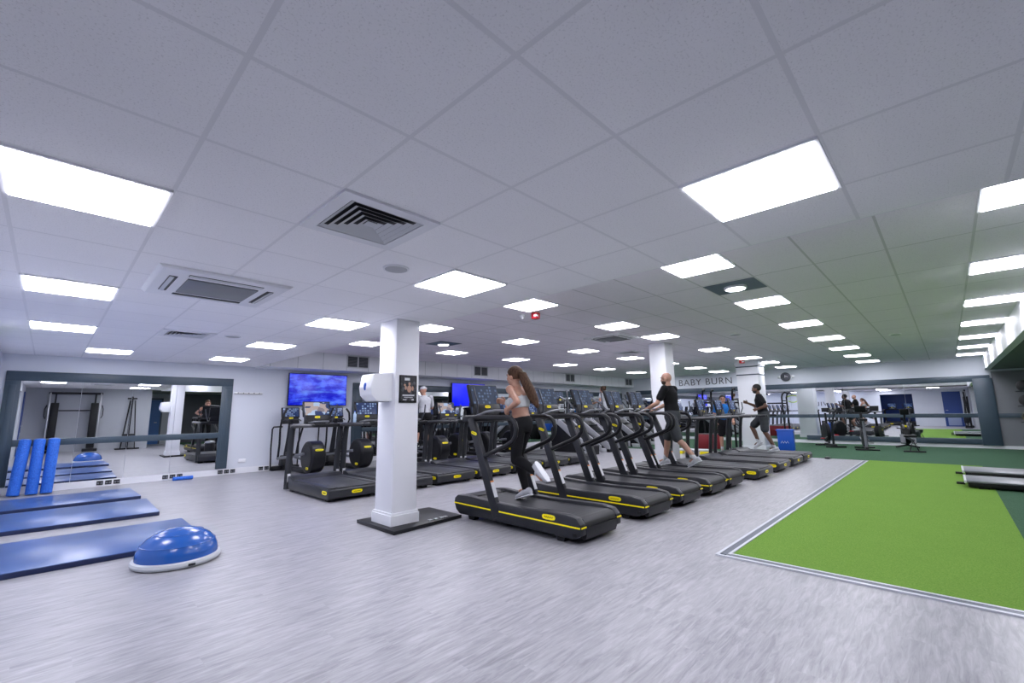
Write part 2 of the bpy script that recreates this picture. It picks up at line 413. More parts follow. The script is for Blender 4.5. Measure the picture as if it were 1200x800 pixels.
# black plate under the near column
t = thing('floor_plate', 'low black floor plate under the nearest white column', 'floor plate', (3.16, 4.8, 0))
MB().prism([(-.47, -.42), (.52, -.34), (.52, .34), (-.47, .41)], 'z', 0, .04, bev=.004).build('plate', M['charcoal'], t)
for dx in (.08, .16, .24, .30): MB().box((dx, -.30, .045), (.05, .045, .012), bev=.003).build('cable_clip', M['steel'], t)
# hand dryer / dispenser on the near column
t = thing('hand_dryer', 'white wall-hung hand dryer with blue badge on the nearest column', 'hand dryer', (2.79, 4.79, 1.42))
MB().prism([(0, 0), (-.20, 0), (-.27, .07), (-.285, .16), (-.25, .31), (-.04, .335), (0, .335)], 'y', -.14, .14, bev=.014).build('housing', mat('white_plastic', (.82, .83, .86), .3), t)
MB().ell((-.279, 0, .17), (.012, .03, .045)).build('badge', M['blue'], t)
MB().prism([(-.02, -.004), (-.19, -.004), (-.19, .004), (-.02, .004)], 'y', -.10, .10).build('outlet', M['mgrey'], t, smooth=False)
# poster
t = thing('poster', 'black framed poster of a boxer on the nearest column', 'poster', (2.955, 4.598, 1.565))
MB().box((0, -.008, 0), (.235, .018, .325), bev=.003).build('frame', M['black'], t)
m = mat('poster_print', (.02, .022, .028), .3); n_ = NT(m); tc = n_.n('ShaderNodeTexCoord')
f = n_.noise(tc.outputs['Generated'], 5, 4); n_.l(n_.mix(n_.ramp(f, .5, .75), (.012, .013, .018), (.16, .16, .18)), n_.b.inputs['Base Color'])
MB().box((0, -.0185, 0), (.205, .003, .295)).build('print', m, t, smooth=False)
mb = MB(); mb.ell((.012, -.021, .060), (.016, .003, .020)); mb.ell((.010, -.021, .0), (.030, .003, .042)); mb.ell((-.038, -.021, .012), (.014, .003, .024)); mb.ell((.056, -.021, .006), (.014, .003, .028)); mb.ell((-.052, -.021, .045), (.015, .003, .014))
mb.build('printed_figure', M['skin_mid'], t)
mb = MB()
mb.box((0, -.0205, -.075), (.16, .002, .016)); mb.box((0, -.0205, -.098), (.12, .002, .008)); mb.box((-.05, -.0205, -.125), (.05, .002, .012)); mb.box((.06, -.0205, -.125), (.03, .002, .02)); mb.box((-.02, -.0205, .115), (.07, .002, .03))
mb.build('printed_lettering', M['lgrey'], t, smooth=False)

# ------------------------------------------------------------------ mirrors
def wallmirror_back(label, seams, x0, x1, fx0, fx1, loc_x, zt_in, zt, post_w, rail=(.80, .915)):
    t = thing('wall_mirror', label, 'mirror', (loc_x, YB, 0))
    xs = [x0]+seams+[x1]
    for a, b in zip(xs, xs[1:]):
        MB().box(((a+b)/2-loc_x, -.008, (.125+zt_in)/2+.02), (b-a-.006, .012, zt_in-.125+.04)).build('mirror_panel', M['mirror'], t, smooth=False)
    mb = MB(); mb.box(((fx0+fx1)/2-loc_x, -.02, (zt_in+zt)/2), (fx1-fx0, .04, zt-zt_in), bev=.006)
    mb.build('top_frame', M['navy'], t)
    for a, b in ((fx0, x0), (x1, fx1)):
        MB().box(((a+b)/2-loc_x, -.02, (zt_in+.135)/2), (b-a, .04, zt_in-.135), bev=.005).box(((a+b)/2-loc_x, -.045, (zt_in+.2)/2), (abs(b-a)*.45, .012, zt_in-.35), bev=.004).build('side_frame', M['navy'], t)
    MB().box(((x0+x1)/2-loc_x, -.03, (rail[0]+rail[1])/2), (x1-x0, .045, rail[1]-rail[0]), bev=.005).build('rail', M['navy'], t)
    return t
wallmirror_back('wall mirror in a dark slate frame at the left, over the blue mats', [.40, 1.13, 1.84], -.38, 2.65, -.57, 2.86, 1.1, 1.93, 2.10, .2)
wallmirror_back('long dark-framed wall mirror behind the cross trainers, right of the television', [7.5, 9.3, 11.1, 12.9, 14.7, 16.5, 18.2], 6.0, 19.5, 5.72, 19.78, 12, 1.93, 2.12, .28)
t = thing('wall_mirror', 'full-width mirror on the far right wall with slate rails across it', 'mirror', (XR, 4, 0))
ys = [-.62, 1.0, 2.65, 4.3, 5.95, 7.6, 9.3, 11.0]
for a, b in zip(ys, ys[1:]): MB().box((-.008, (a+b)/2-4, 1.10), (.012, b-a-.006, 1.96)).build('mirror_panel', M['mirror'], t, smooth=False)
MB().box((-.03, 4.9-4, 2.105), (.06, 13.3-1.5, .19), bev=.006).build('top_frame', M['navy'], t)
MB().box((-.035, 4.9-4, .985), (.05, 11.9, .125), bev=.005).build('rail', M['navy'], t)
MB().box((-.03, 1.45-4, .20), (.05, 4.9, .16), bev=.005).build('bottom_rail', M['navy'], t)
MB().box((-.035, -.83-4, 1.1), (.07, .42, 2.0), bev=.006).build('side_frame', M['navy'], t)
MB().box((-.03, -2.5-4, .985), (.05, 2.9, .125), bev=.005).build('rail', M['navy'], t)

# ------------------------------------------------------------------ televisions, rail, sockets
def tv(label, x0, x1, z0, z1, m, bk=.060):
    t = thing('television', label, 'television', ((x0+x1)/2, YB-.085, (z0+z1)/2)); w, h = x1-x0, z1-z0
    MB().box((0, .0, 0), (w, .05, h), bev=.006).build('casing', M['black'], t)
    MB().box((0, -.027, 0), (w-.03, .006, h-.03)).build('screen', m, t, smooth=False)
    MB().box((0, .025+bk/2, 0), (.3, bk, .25)).build('wall_bracket', M['dgrey'], t, smooth=False)
tv('wall television with rippling blue water picture above the leftmost cross trainer', 4.02, 5.50, 1.50, 2.30, M['tv'])
tv('wall television with plain blue screen behind the nearest running woman', 9.05, 10.5, 1.48, 2.24, M['tv_blue'], .045)
t = thing('wall_rail', 'slim silver hook rail on the wall between left mirror and television', 'wall rail', (3.19, YB, 1.78))
MB().box((0, -.012, 0), (.58, .012, .05), bev=.003).build('backplate', M['steel'], t)
for k in range(5): MB().tube([(-.22+k*.11, -.016, .008), (-.22+k*.11, -.04, .0), (-.22+k*.11, -.045, .018)], .006).build('hook', M['gunmetal'], t)
xs = [-.07, .10, .81, .93, 1.05, 1.79, 1.91, 2.03, 2.75, 2.87, 2.99, 3.56, 3.68]
for i, x in enumerate(xs):
    t = thing('wall_socket', 'black double socket in the skirting, %s from the left end' % (ORD[i] if i < 11 else ['twelfth', 'thirteenth'][i-11]), 'socket', (x, YB-.018, .066), group='black sockets along the skirting under the left mirror')
    MB().box((0, -.006, 0), (.092, .012, .075), bev=.003).build('faceplate', M['black'], t)
    MB().box((-.022, -.0125, -.004), (.03, .003, .034)).box((.022, -.0125, -.004), (.03, .003, .034)).build('outlets', M['mgrey'], t, smooth=False)
tag(MB().box((3.16, YB-.006, .27), (.15, .012, .085), bev=.003).build('blank_plate', M['white']), 'white blank socket plate on the wall right of the left mirror', 'socket')

# ------------------------------------------------------------------ wall lettering and graphics
def text(name, body, size, M4, m, label, ext=.012, sp=1.0):
    cu = bpy.data.curves.new(name, 'FONT'); cu.body = body; cu.size = size; cu.extrude = ext; cu.align_x = 'CENTER'; cu.space_character = sp; cu.offset = -.004 if ext > .01 else 0
    tmp = bpy.data.objects.new(name+'_tmp', cu); col.objects.link(tmp)
    dg = bpy.context.evaluated_depsgraph_get(); me = bpy.data.meshes.new_from_object(tmp.evaluated_get(dg))
    bpy.data.objects.remove(tmp)
    me.transform(M4); me.materials.clear(); me.materials.append(m)
    o = bpy.data.objects.new(name, me); col.objects.link(o)
    return tag(o, label, 'sign') if label else o
Rx = Matrix.Rotation(PI/2, 4, 'X')
text('wall_lettering', 'BABY BURN', .40, Matrix.Translation((XR-.016, 7.50, 2.33)) @ Matrix.Rotation(-PI/2, 4, 'Z') @ Rx, M['gunmetal'], 'silver raised BABY BURN letters on the wall above the far mirror', sp=1.12)
text('wall_lettering', 'VILL', .44, Matrix.Translation((XL+.012, 6.90, 1.42)) @ Matrix.Rotation(PI/2, 4, 'Z') @ Rx, M['gunmetal'], 'grey raised VILL letters on the left wall, reversed in the far mirror', ext=.008, sp=1.25)
mb = MB()
for r_, a0, a1 in ((.30, 20, 150), (.22, 200, 330)):
    pts = [(XL+.012, 8.6+r_*1.6*math.cos(R(a)), 1.95+r_*math.sin(R(a))) for a in range(a0, a1+1, 10)]
    mb.tube(pts, .035, 6)
tag(mb.build('wall_graphic', mat('lime_paint', (.42, .62, .03), .5)), 'lime green curved wall graphic beside the grey VILL letters', 'wall graphic')
# round wall clock on the far wall
t = thing('wall_clock', 'round silver wall clock on the far wall right of the banded column', 'clock', (XR-.01, 4.39, 2.48), rz=-PI/2)
MB().lathe([(.17, 0), (.17, -.05), (.14, -.05), (.14, -.03)], seg=36, axis='y').build('rim', M['gunmetal'], t)
MB().lathe([(.14, -.02), (.14, -.028)], seg=36, axis='y').build('dial', M['mgrey'], t)
MB().box((.03, -.032, .02), (.09, .006, .012), Matrix.Rotation(.5, 3, 'Y')).box((-.02, -.032, .03), (.012, .006, .10)).build('hand', M['white'], t)
for s in (-1, 1): MB().lathe([(.05, 0), (.05, -.06), (.03, -.07)], c=(s*.23, 0, 0), seg=20, axis='y').build('side_lamp', M['steel'], t)

# ------------------------------------------------------------------ ceiling fittings
lp = thing('ceiling_light', '', 'ceiling light', (0, 0, -20))
h = .2975
mb = MB()
for s in (-1, 1):
    mb.box((s*(h-.010), 0, -.004), (.020, 2*h, .012)); mb.box((0, s*(h-.010), -.004), (2*h-.04, .020, .012))
mb.build('frame', M['white'], lp, smooth=False)
MB().box((0, 0, -.008), (2*h-.04, 2*h-.04, .014)).build('diffuser', M['panel'], lp, smooth=False)
first = [True]
def light(x, y, z, label, group):
    if first[0]:
        lp.location = (x, y, z-.004); lp['label'] = label; lp['group'] = group; first[0] = False; return lp
    return dup(lp, (x, y, z-.004), label=label, group=group)
nx = lambda k: NX0+NXP*(k+.5); ny = lambda k: NY0+NYP*(k+.5)
for k, w in zip((4, 8, 12, 16), ('nearest and largest', 'second nearest', 'third', 'farthest')):
    light(nx(0) if k < 16 else nx(1), ny(k), ZN, 'square ceiling light panel in the leftmost row, %s of its row' % w, 'lights in the low ceiling')
light(nx(4), ny(0), ZN, 'large square ceiling light panel nearest the camera on the right of the low ceiling', 'lights in the low ceiling')
for k, w in zip((4, 8, 12, 16), ('right of the square louvred vent', 'just left of the nearest column top', 'third in the row toward the television', 'farthest, near the left mirror')):
    light(nx(4), ny(k), ZN, 'square light panel in the second low-ceiling row, %s' % w, 'lights in the low ceiling')
light(nx(1), ny(16), ZN, 'square light panel above the left mirror, right of the leftmost row', 'lights in the low ceiling') if False else None
fxs = [4.60+2.33*k for k in range(7)]
rows = ((-.635, range(7), 'row beside the white right-hand bulkhead'), (1.725, range(7), 'row over the bright turf edge'), (4.085, range(7), 'row over the front treadmills'),
        (6.445, range(7), 'row over the rear treadmills'), (8.805, range(7), 'row nearest the grilled bulkhead'))
for y, ks, nm in rows:
    for k in ks:
        x = fxs[k]
        if y > 4 and y < 4.2 and k == 2: x = 8.62
        if y > 4 and y < 4.2 and k == 4: x = 14.3
        light(x, y, ZF-.0, 'light panel, %s from the camera in the %s' % (ORD[k], nm), 'lights in the high ceiling')
# louvred square diffusers
def diffuser(x, y, z, s, label, dark=True):
    t = thing('air_diffuser', label, 'air vent', (x, y, z))
    mb = MB()
    for q in (-1, 1):
        mb.box((q*(s*.5-.035), 0, -.008), (.07, s, .016)); mb.box((0, q*(s*.5-.035), -.008), (s-.14, .07, .016))
    mb.build('frame', M['white'], t, smooth=False)
    MB().box((0, 0, -.001), (s-.14, s-.14, .002)).build('duct_opening', M['black'], t, smooth=False)
    for i in range(5):
        a = (s-.15)/2*(1-.185*i); b = a-.026
        mb = MB(); zt, zl = -.003, -.014
        for (p, q) in (((1, 0), (0, 1)), ((0, 1), (-1, 0)), ((-1, 0), (0, -1)), ((0, -1), (1, 0))):
            n_ = Vector((p[0], p[1], 0)); u_ = Vector((q[0], q[1], 0))
            v = [n_*a-u_*a+Vector((0, 0, zl)), n_*a+u_*a+Vector((0, 0, zl)), n_*b+u_*b+Vector((0, 0, zt)), n_*b-u_*b+Vector((0, 0, zt))]
            mb._done([mb.bm.faces.new([mb.bm.verts.new(w) for w in v])])
        if i == 4: mb.box((0, 0, -.010), (b*2, b*2, .004))
        mb.build('louvre', M['lgrey'], t, smooth=False)
    return t
diffuser(nx(2), ny(3)-.02, ZN, .59, 'large square louvred air vent in the ceiling between the nearest lights')
diffuser(nx(2), ny(11)+.25, ZN, .59, 'small-looking louvred air vent beyond the cassette air conditioner at left')
diffuser(10.45, 5.85, ZF, .59, 'dark louvred vent in the high ceiling above the second treadmill row')
# ceiling cassette air conditioners
def cassette(x, y, z, s, label):
    t = thing('air_conditioner', label, 'air conditioner', (x, y, z))
    MB().prism([(-s/2, 0), (s/2, 0), (s/2-.03, -.028), (-s/2+.03, -.028)], 'y', -s/2+.0, s/2, bev=.004).build('panel', M['white'], t)
    MB().box((0, 0, -.033), (s*.54, s*.54, .012), bev=.003).build('intake_grille', M['mgrey'], t)
    for a in range(4):
        rot = Matrix.Rotation(a*PI/2, 3, 'Z'); c = rot @ Vector((0, s*.37, -.029))
        sl = MB().box(c, (s*.56, .055, .006), rot).build('air_slot', M['black'], t, smooth=False)
        MB().box(rot @ Vector((0, s*.378, -.034)), (s*.55, .028, .006), rot @ Matrix.Rotation(.3, 3, 'X')).build('flap', M['lgrey'], sl, smooth=False)
    return t
cassette(.93, 4.52, ZN, .95, 'white cassette air conditioner flush in the low ceiling at left')
cassette(8.0, 4.85, ZF, .85, 'white cassette air conditioner in the high ceiling by the middle column')
def speaker(x, y, z, label):
    t = thing('ceiling_speaker', label, 'speaker', (x, y, z))
    MB().lathe([(.10, 0), (.10, -.008), (.088, -.012), (.086, -.008)], seg=32).build('rim', M['white'], t)
    MB().lathe([(.085, -.004), (.085, -.011), (.04, -.0135)], seg=32).build('grille', mat('speaker_mesh', (.42, .43, .46), .6), t)
speaker(1.78, 2.97, ZN, 'round grey ceiling speaker beside the large louvred vent')
speaker(1.73, 7.23, ZN, 'round grey ceiling speaker far left near the small louvred vent')
speaker(12.2, .62, ZF, 'round grey ceiling speaker in the green-tinted ceiling above the turf')
speaker(9.6, 2.95, ZF, 'small round ceiling speaker in the high ceiling right of the middle column')
for x, y, lb in ((5.79, 1.725, 'round spotlight on a dark blue ceiling tile between two light panels'), (5.9, 7.8, 'round spotlight on a dark ceiling tile behind the nearest column top')):
    t = thing('spotlight', lb, 'spotlight', (x, y, ZF))
    MB().box((0, 0, -.003), (.56, .57, .006)).build('tile', mat('dark_tile', (.11, .15, .20), .6), t, smooth=False)
    MB().lathe([(.13, -.006), (.13, -.03), (.11, -.034)], seg=32).build('rim', M['white'], t)
    MB().lathe([(.108, -.02), (.108, -.036)], seg=32).build('lens', M['spot'], t)
t = thing('smoke_detector', 'small white smoke detector hanging beside the red fire alarm', 'smoke detector', (5.02, 4.62, ZF))
MB().lathe([(.05, 0), (.05, -.025), (.032, -.05), (.02, -.07)], seg=20).build('body', M['white'], t)
t = thing('fire_alarm', 'red fire alarm sounder on the high ceiling', 'fire alarm', (5.06, 4.38, ZF))
MB().box((0, 0, -.05), (.10, .10, .10), bev=.01).build('body', M['red'], t)
MB().box((-.035, -.035, -.055), (.05, .05, .03), Matrix.Rotation(.0, 3, 'Z'), bev=.004).build('lamp', M['white'], t)
t = thing('fire_alarm', 'red fire alarm sounder on the ceiling by the banded column', 'fire alarm', (14.9, 4.45, ZF))
MB().box((0, 0, -.05), (.13, .13, .10), bev=.01).build('body', M['red'], t)
MB().box((-.045, -.045, -.055), (.05, .05, .03), bev=.004).build('lamp', M['white'], t)
# bulkhead grilles
for i, (x, lb) in enumerate(((5.49, 'left of the nearest column'), (9.78, 'left of the running woman'), (14.64, 'above the headphone woman'), (19.3, 'farthest, beside the middle column'))):
    t = thing('wall_grille', 'grey double grille in the white bulkhead, %s' % lb, 'air vent', (x, YK, 2.61), group='grilles in the long bulkhead')
    mb = MB()
    for a, b, c_, d_ in ((0, .15, .62, .03), (0, -.15, .62, .03), (-.295, 0, .03, .27), (.295, 0, .03, .27), (0, 0, .03, .27)): mb.box((a, -.008, b), (c_, .016, d_))
    mb.build('frame', M['lgrey'], t, smooth=False)
    MB().box((0, -.002, 0), (.58, .004, .28)).build('backing', M['dgrey'], t, smooth=False)
    mb = MB()
    for k in range(9): mb.box((0, -.008, -.12+k*.03), (.56, .012, .010), Matrix.Rotation(.5, 3, 'X'))
    mb.build('slats', M['mgrey'], t, smooth=False)
# ------------------------------------------------------------------ floor kit at the left
def mat_(x0, x1, y0, y1, rz, label):
    t = thing('exercise_mat', label, 'mat', ((x0+x1)/2, (y0+y1)/2, 0), rz, 'blue exercise mats')
    w, d = x1-x0, y1-y0
    MB().box((0, 0, .022), (w, d, .044), bev=.004).build('foam_core', M['mat_side'], t)
    MB().box((0, 0, .047), (w, d, .007), bev=.003).build('top_cover', M['mat_blue'], t)
mat_(-.62, 1.15, 9.32, 10.50, .02, 'long blue exercise mat nearest the left mirror')
mat_(-.62, 1.17, 7.62, 8.98, -.02, 'long blue exercise mat in the middle of the three')
mat_(-.62, 1.27, 5.60, 6.92, -.01, 'long blue exercise mat nearest the camera, behind the half ball')
t = thing('balance_ball', 'blue half-dome balance ball on a grey base in front of the mats', 'balance ball', (.94, 5.13, 0))
MB().lathe([(.30, 0), (.325, .012), (.332, .03), (.325, .05), (.31, .058)], seg=48).build('base', M['lgrey'], t)
MB().lathe([(.304, .054), (.306, .075), (.298, .12), (.275, .17), (.235, .215), (.18, .25), (.12, .272), (.06, .284), (.012, .287)], seg=48).build('dome', M['bosu'], t, ang=60)
MB().lathe([(.18, .2507), (.183, .2525), (.186, .2475)], seg=48).lathe([(.275, .1715), (.279, .1705), (.28, .166)], seg=48).build('ridge', M['bosu'], t)
MB().box((.05, -.333, .03), (.05, .012, .018), bev=.002).build('handle_recess', M['black'], t)
for i, (x, tx, lb) in enumerate(((-.27, -.22, 'leftmost'), (-.06, -.05, 'middle'), (.115, .13, 'rightmost'))):
    o = MB()
    a = Vector((0, 0, .012)); d = Vector((tx-x, .14, .90)); L = d.length
    pts = [a + d*f for f in (0, .004, .02, .98, .996, 1)]
    o.tube(pts, [.066, .073, .076, .076, .073, .066], 28)
    o = o.build('foam_roller', M['foam'], loc=(x, 11.26, 0))
    tag(o, 'long blue foam roller standing against the left mirror, %s of three' % lb, 'foam roller', 'standing blue foam rollers')
o = MB().tube([(-.17, 0, .036), (-.165, 0, .036), (.165, .0, .036), (.17, 0, .036)], [.03, .036, .036, .03], 20).build('foam_roller', M['foam'], loc=(2.05, 11.36, 0))
tag(o, 'short blue foam roller lying on the floor under the left mirror', 'foam roller')

# ------------------------------------------------------------------ treadmills
def badge_mb(mb, c, n, up, w, h, d=.004):
    """rounded lozenge facing n"""
    c = Vector(c); n = Vector(n).normalized(); up = Vector(up).normalized(); r = up.cross(n)
    pts = [(-.5, .15), (-.42, .42), (-.2, .5), (.2, .5), (.42, .42), (.5, .15), (.5, -.15), (.42, -.42), (.2, -.5), (-.2, -.5), (-.42, -.42), (-.5, -.15)]
    A = [mb.bm.verts.new(c + r*p*w + up*q*h) for p, q in pts]; B = [mb.bm.verts.new(c + r*p*w + up*q*h + n*d) for p, q in pts]
    fs = [mb.bm.faces.new(B)]
    for i in range(len(pts)):
        j = (i+1) % len(pts); fs.append(mb.bm.faces.new((A[i], A[j], B[j], B[i])))
    mb._done(fs)
def badge(name, c, n, up, w, h, parent):
    mb = MB(); badge_mb(mb, c, n, up, w, h); o = mb.build(name, M['yellow'], parent, smooth=False)
    c = Vector(c); n = Vector(n).normalized(); up = Vector(up).normalized(); r = up.cross(n)
    pts = []
    for k in range(15): pts.append(c + n*.0055 + r*w*(-.34+.68*k/14) + up*h*.14*math.sin(k*1.9))
    mb = MB().tube(pts, h*.055, 5); mb.build('script_mark', M['black'], o)
    return o
def console(root, y, z0, w, h, tilt, scr, yaw=0):
    """screen head with lower control tray; local, facing -y"""
    T = Matrix.Rotation(-tilt, 3, 'X')
    def P(x, a, b): return Vector((0, y, z0)) + T @ Vector((x, a, b))
    hd = MB().box(P(0, .03, .16+h/2), (w+.05, .045, h+.05), T, bev=.012).build('screen_housing', M['black'], root)
    MB().box(P(0, .004, .165+h/2), (w, .008, h), T).build('screen', scr, hd, smooth=False)
    tr = MB().prism([(-w/2-.01, 0), (w/2+.01, 0), (w/2-.01, .165), (-w/2+.01, .165)], 'y', 0, .06, bev=.008)
    for v in tr.bm.verts: v.co = P(v.co.x, v.co.y, v.co.z)
    tr = tr.build('control_tray', M['charcoal'], root)
    badge('badge', P(0, -.001, .125), T @ Vector((0, -1, 0)), T @ Vector((0, 0, 1)), .095, .036, tr)
    MB().box(P(0, -.006, .05), (.16, .012, .03), T, bev=.004).build('key_strip', M['dgrey'], tr)
    return P
# --- type 1: slat-belt running trainer with yellow stripe
mat_grab = mat('satin_grey_bar', (.26, .27, .30), .35)
def make_runner():
    t = thing('treadmill', '', 'treadmill', (0, 0, -20), 0, 'black treadmills with yellow side stripes in the front row')
    prof = [(-.955, .10), (-.95, .20), (-.90, .255), (-.78, .275), (-.2, .262), (.3, .265), (.72, .285), (.90, .275), (.955, .235), (.965, .18), (.93, .10), (.86, .055), (.5, .062), (-.4, .062), (-.86, .055)]
    for s in (-1, 1):
        r = MB().prism(prof, 'x', s*.275, s*.365, bev=.012).build('side_cover', M['dgrey'], t)
        mb = MB(); mb.prism([(-.945, .163), (.958, .172), (.958, .186), (-.945, .177)], 'x', s*.3655, s*.3685); mb.build('stripe', M['yellow'], r, smooth=False)
        MB().prism([(-.957, .165), (-.957, .179), (-.962, .179), (-.962, .165)], 'x', s*.28, s*.36).build('stripe', M['yellow'], r, smooth=False)
        badge('badge', (s*.3655, -.56, .222), (s, 0, 0), (0, 0, 1), .17, .05, r)
        MB().box((s*.367, -.88, .10), (.004, .05, .03)).build('vent', M['black'], r, smooth=False)
    MB().prism([(-.91, .09), (-.91, .20), (.9, .20), (.86, .06), (.4, .066), (-.8, .066)], 'x', -.275, .275).build('base_frame', M['black'], t)
    bp = [(-.945, .17), (-.94, .205), (-.915, .235), (-.86, .248), (-.5, .236), (0, .232), (.4, .236), (.78, .256), (.86, .25), (.88, .22), (.88, .19), (-.90, .13)]
    MB().prism(bp, 'x', -.272, .272).build('slat_belt', M['belt'], t)
    MB().prism([(-.94, .05), (-.955, .09), (-.953, .155), (-.93, .165), (-.90, .05)], 'x', -.275, .275).build('rear_cover', M['charcoal'], t)
    MB().prism([(.70, .262), (.90, .268), (.955, .23), (.965, .17), (.88, .17), (.72, .25)], 'x', -.275, .275, bev=.006).build('front_cover', M['dgrey'], t)
    for (x, y) in ((-.27, -.66), (.27, -.66), (-.27, .70), (.27, .70)):
        MB().prism([(y-.07, .07), (y+.07, .07), (y+.04, 0), (y-.04, 0)], 'x', x-.04, x+.04).build('foot', M['black'], t)
    for s in (-1, 1):
        a = Vector((s*.345, .20, .10)); b = Vector((s*.345, .66, 1.215)); d = (b-a).normalized(); q = Vector((0, d.z, -d.y))
        mb = MB(); w0, w1 = .062, .05
        pts = [a-q*w0, a+q*w0, b+q*w1, b-q*w1]
        mb.prism([(p.y, p.z) for p in pts], 'x', s*.345-.03, s*.345+.03, bev=.008)
        u = mb.build('upright', M['dgrey'], t)
        badge('badge', Vector((s*.376, .575, 1.03)), (s, 0, 0), (0, -.3, 1), .10, .035, u)
        c = a + d*.30 - q*(w0-.002); rot = Matrix.Rotation(math.atan2(-d.y, d.z), 3, 'X')
        MB().box(c, (.052, .004, .17), rot).build('label_plate', M['sticker'], u, smooth=False)
        MB().box(c + d*.095, (.05, .004, .014), rot).build('warning_strip', M['orange'], u, smooth=False)
        hr = [(s*.345, .78, 1.215), (s*.345, .45, 1.222), (s*.345, .05, 1.222), (s*.345, -.03, 1.205), (s*.345, -.085, 1.16), (s*.345, -.105, 1.09), (s*.345, -.09, 1.01), (s*.345, -.04, .95), (s*.345, .06, .90), (s*.345, .42, .765)]
        MB().tube(hr, .027, 10).build('handrail', M['charcoal'], t)
        MB().tube([(s*.27, .62, 1.20), (s*.30, .60, 1.40), (s*.33, .64, 1.58), (s*.335, .655, 1.60)], [.013, .012, .012, .012], 8).build('side_arm', M['gunmetal'], t)
        MB().tube([(s*.30, .62, 1.235), (s*.26, .48, 1.285), (s*.18, .40, 1.30), (s*.06, .385, 1.30)], .014, 8).build('grab_bar', mat_grab, t)
    MB().box((0, .70, 1.20), (.74, .24, .06), bev=.015).build('crossbar', M['charcoal'], t)
    P = console(t, .70, 1.23, .46, .25, .30, M['screen'])
    for s in (-1, 1): MB().lathe([(.045, 0), (.05, .03), (.05, .06)], c=(s*.20, .66, 1.215), seg=16).build('cup_holder', M['black'], t)
    return t
tA = make_runner()
RX = [4.01, 5.27, 6.23, 7.22, 8.05]; RYc = 3.60
RL = ['black treadmill with yellow side stripe nearest the camera, the woman running on it',
      'empty yellow-striped treadmill right behind the running woman, second in the front row',
      'empty yellow-striped treadmill, third in the front row counting from the camera',
      'empty yellow-striped treadmill beside the one under the bald man, fourth in the front row',
      'yellow-striped treadmill with the bald man in black walking on it']
for i, x in enumerate(RX):
    if i == 0: tA.location = (x, RYc, 0); tA['label'] = RL[0]
    else: dup(tA, (x, RYc, 0), label=RL[i])

# --- type 2: treadmill with inverted-U frame
def make_flat():
    t = thing('treadmill', '', 'treadmill', (0, 0, -20), 0)
    MB().prism([(-.86, .06), (-.87, .17), (-.84, .195), (.50, .195), (.62, .25), (.82, .25), (.88, .18), (.88, .06), (.80, .035), (-.80, .035)], 'x', -.44, .44, bev=.014).build('deck_body', M['rowdeck'], t)
    MB().box((0, -.19, .2), (.60, 1.32, .012), bev=.004).build('running_belt', M['belt_plain'], t)
    for s in (-1, 1): MB().box((s*.37, -.17, .2015), (.12, 1.34, .012), bev=.004).build('foot_rail', M['rowdeck'], t)
    badge('badge', (-.441, -.73, .135), (-1, 0, 0), (0, 0, 1), .16, .055, t); badge('badge', (0, -.868, .125), (0, -1, 0), (0, 0, 1), .17, .05, t)
    for x in (-.34, .34):
        for y in (-.7, .7): MB().box((x, y, .02), (.10, .12, .04)).build('foot', M['black'], t, smooth=False)
    for s in (-1, 1):
        x = s*.425
        pts = [(x, .80, .03), (x, .79, .3), (x, .745, .8), (x, .715, 1.0), (x, .69, 1.055), (x, .64, 1.085), (x, .55, 1.095), (x, .2, 1.10), (x, -.13, 1.105), (x, -.18, 1.10)]
        f = MB().tube(pts, [.055, .055, .052, .05, .05, .048, .046, .042, .038, .028], 10, flat=.75).build('side_frame', M['rowdeck'], t)
        MB().box((x, .735, .22), (.05, .006, .13)).build('label_plate', M['sticker'], f, smooth=False)
        MB().tube([(s*.24, .66, 1.13), (s*.28, .60, 1.30), (s*.31, .62, 1.46)], .014, 8).build('side_arm', M['gunmetal'], t)
    MB().box((0, .74, 1.085), (.86, .20, .07), bev=.02).build('crossbar', M['charcoal'], t)
    console(t, .70, 1.11, .44, .23, .20, M['screen_blue'])
    MB().tube([(-.16, .70, 1.13), (-.12, .52, 1.155), (.12, .52, 1.155), (.16, .70, 1.13)], .016, 8).build('grab_bar', M['mgrey'], t)
    return t
tB = make_flat()
FX = [9.42, 10.75, 11.9, 12.9]
FL = ['black treadmill without side stripe just right of the bald man, its frame an upside-down U', 'black upside-down-U framed treadmill, second of the plain ones in the front row', 'black upside-down-U framed treadmill left of the one under the running man', 'farthest front-row treadmill with the man in black running on it']
tB.location = (FX[0], 3.43, 0); tB['label'] = FL[0]; tB['group'] = 'plain black treadmills at the far end of the front row'
for x, lb in list(zip(FX, FL))[1:]: dup(tB, (x, 3.43, 0), label=lb)
SX = [3.40, 4.37, 5.35, 6.33, 7.31, 8.29, 9.27]
SL = ['charcoal treadmill at the left end of the rear row, below the television', 'charcoal rear-row treadmill with a water bottle on its console, left of the white column', 'charcoal rear-row treadmill half hidden behind the nearest white column',
      'charcoal rear-row treadmill just right of the white column', 'charcoal rear-row treadmill seen behind the legs of the running woman', 'charcoal rear-row treadmill seen between the uprights behind the running woman', 'charcoal treadmill at the right end of the rear row']
for i, (x, lb) in enumerate(zip(SX, SL)):
    c = dup(tB, (x, 7.48, 0), label=lb, group='charcoal treadmills in the rear row')
    if i in (0, 3):
        for ch in c.children_recursive:
            if ch.name.startswith('screen') and not ch.name.startswith('screen_housing'):
                me = ch.data.copy(); me.materials.clear(); me.materials.append(M['screen_media']); ch.data = me
t = thing('water_bottle', 'clear blue water bottle standing on a treadmill console left of the white column', 'bottle', (4.06, 8.10, 1.122))
mb = MB().lathe([(.028, 0), (.032, .01), (.032, .06), (.029, .075), (.032, .09), (.032, .15), (.014, .185), (.012, .20)], seg=18)
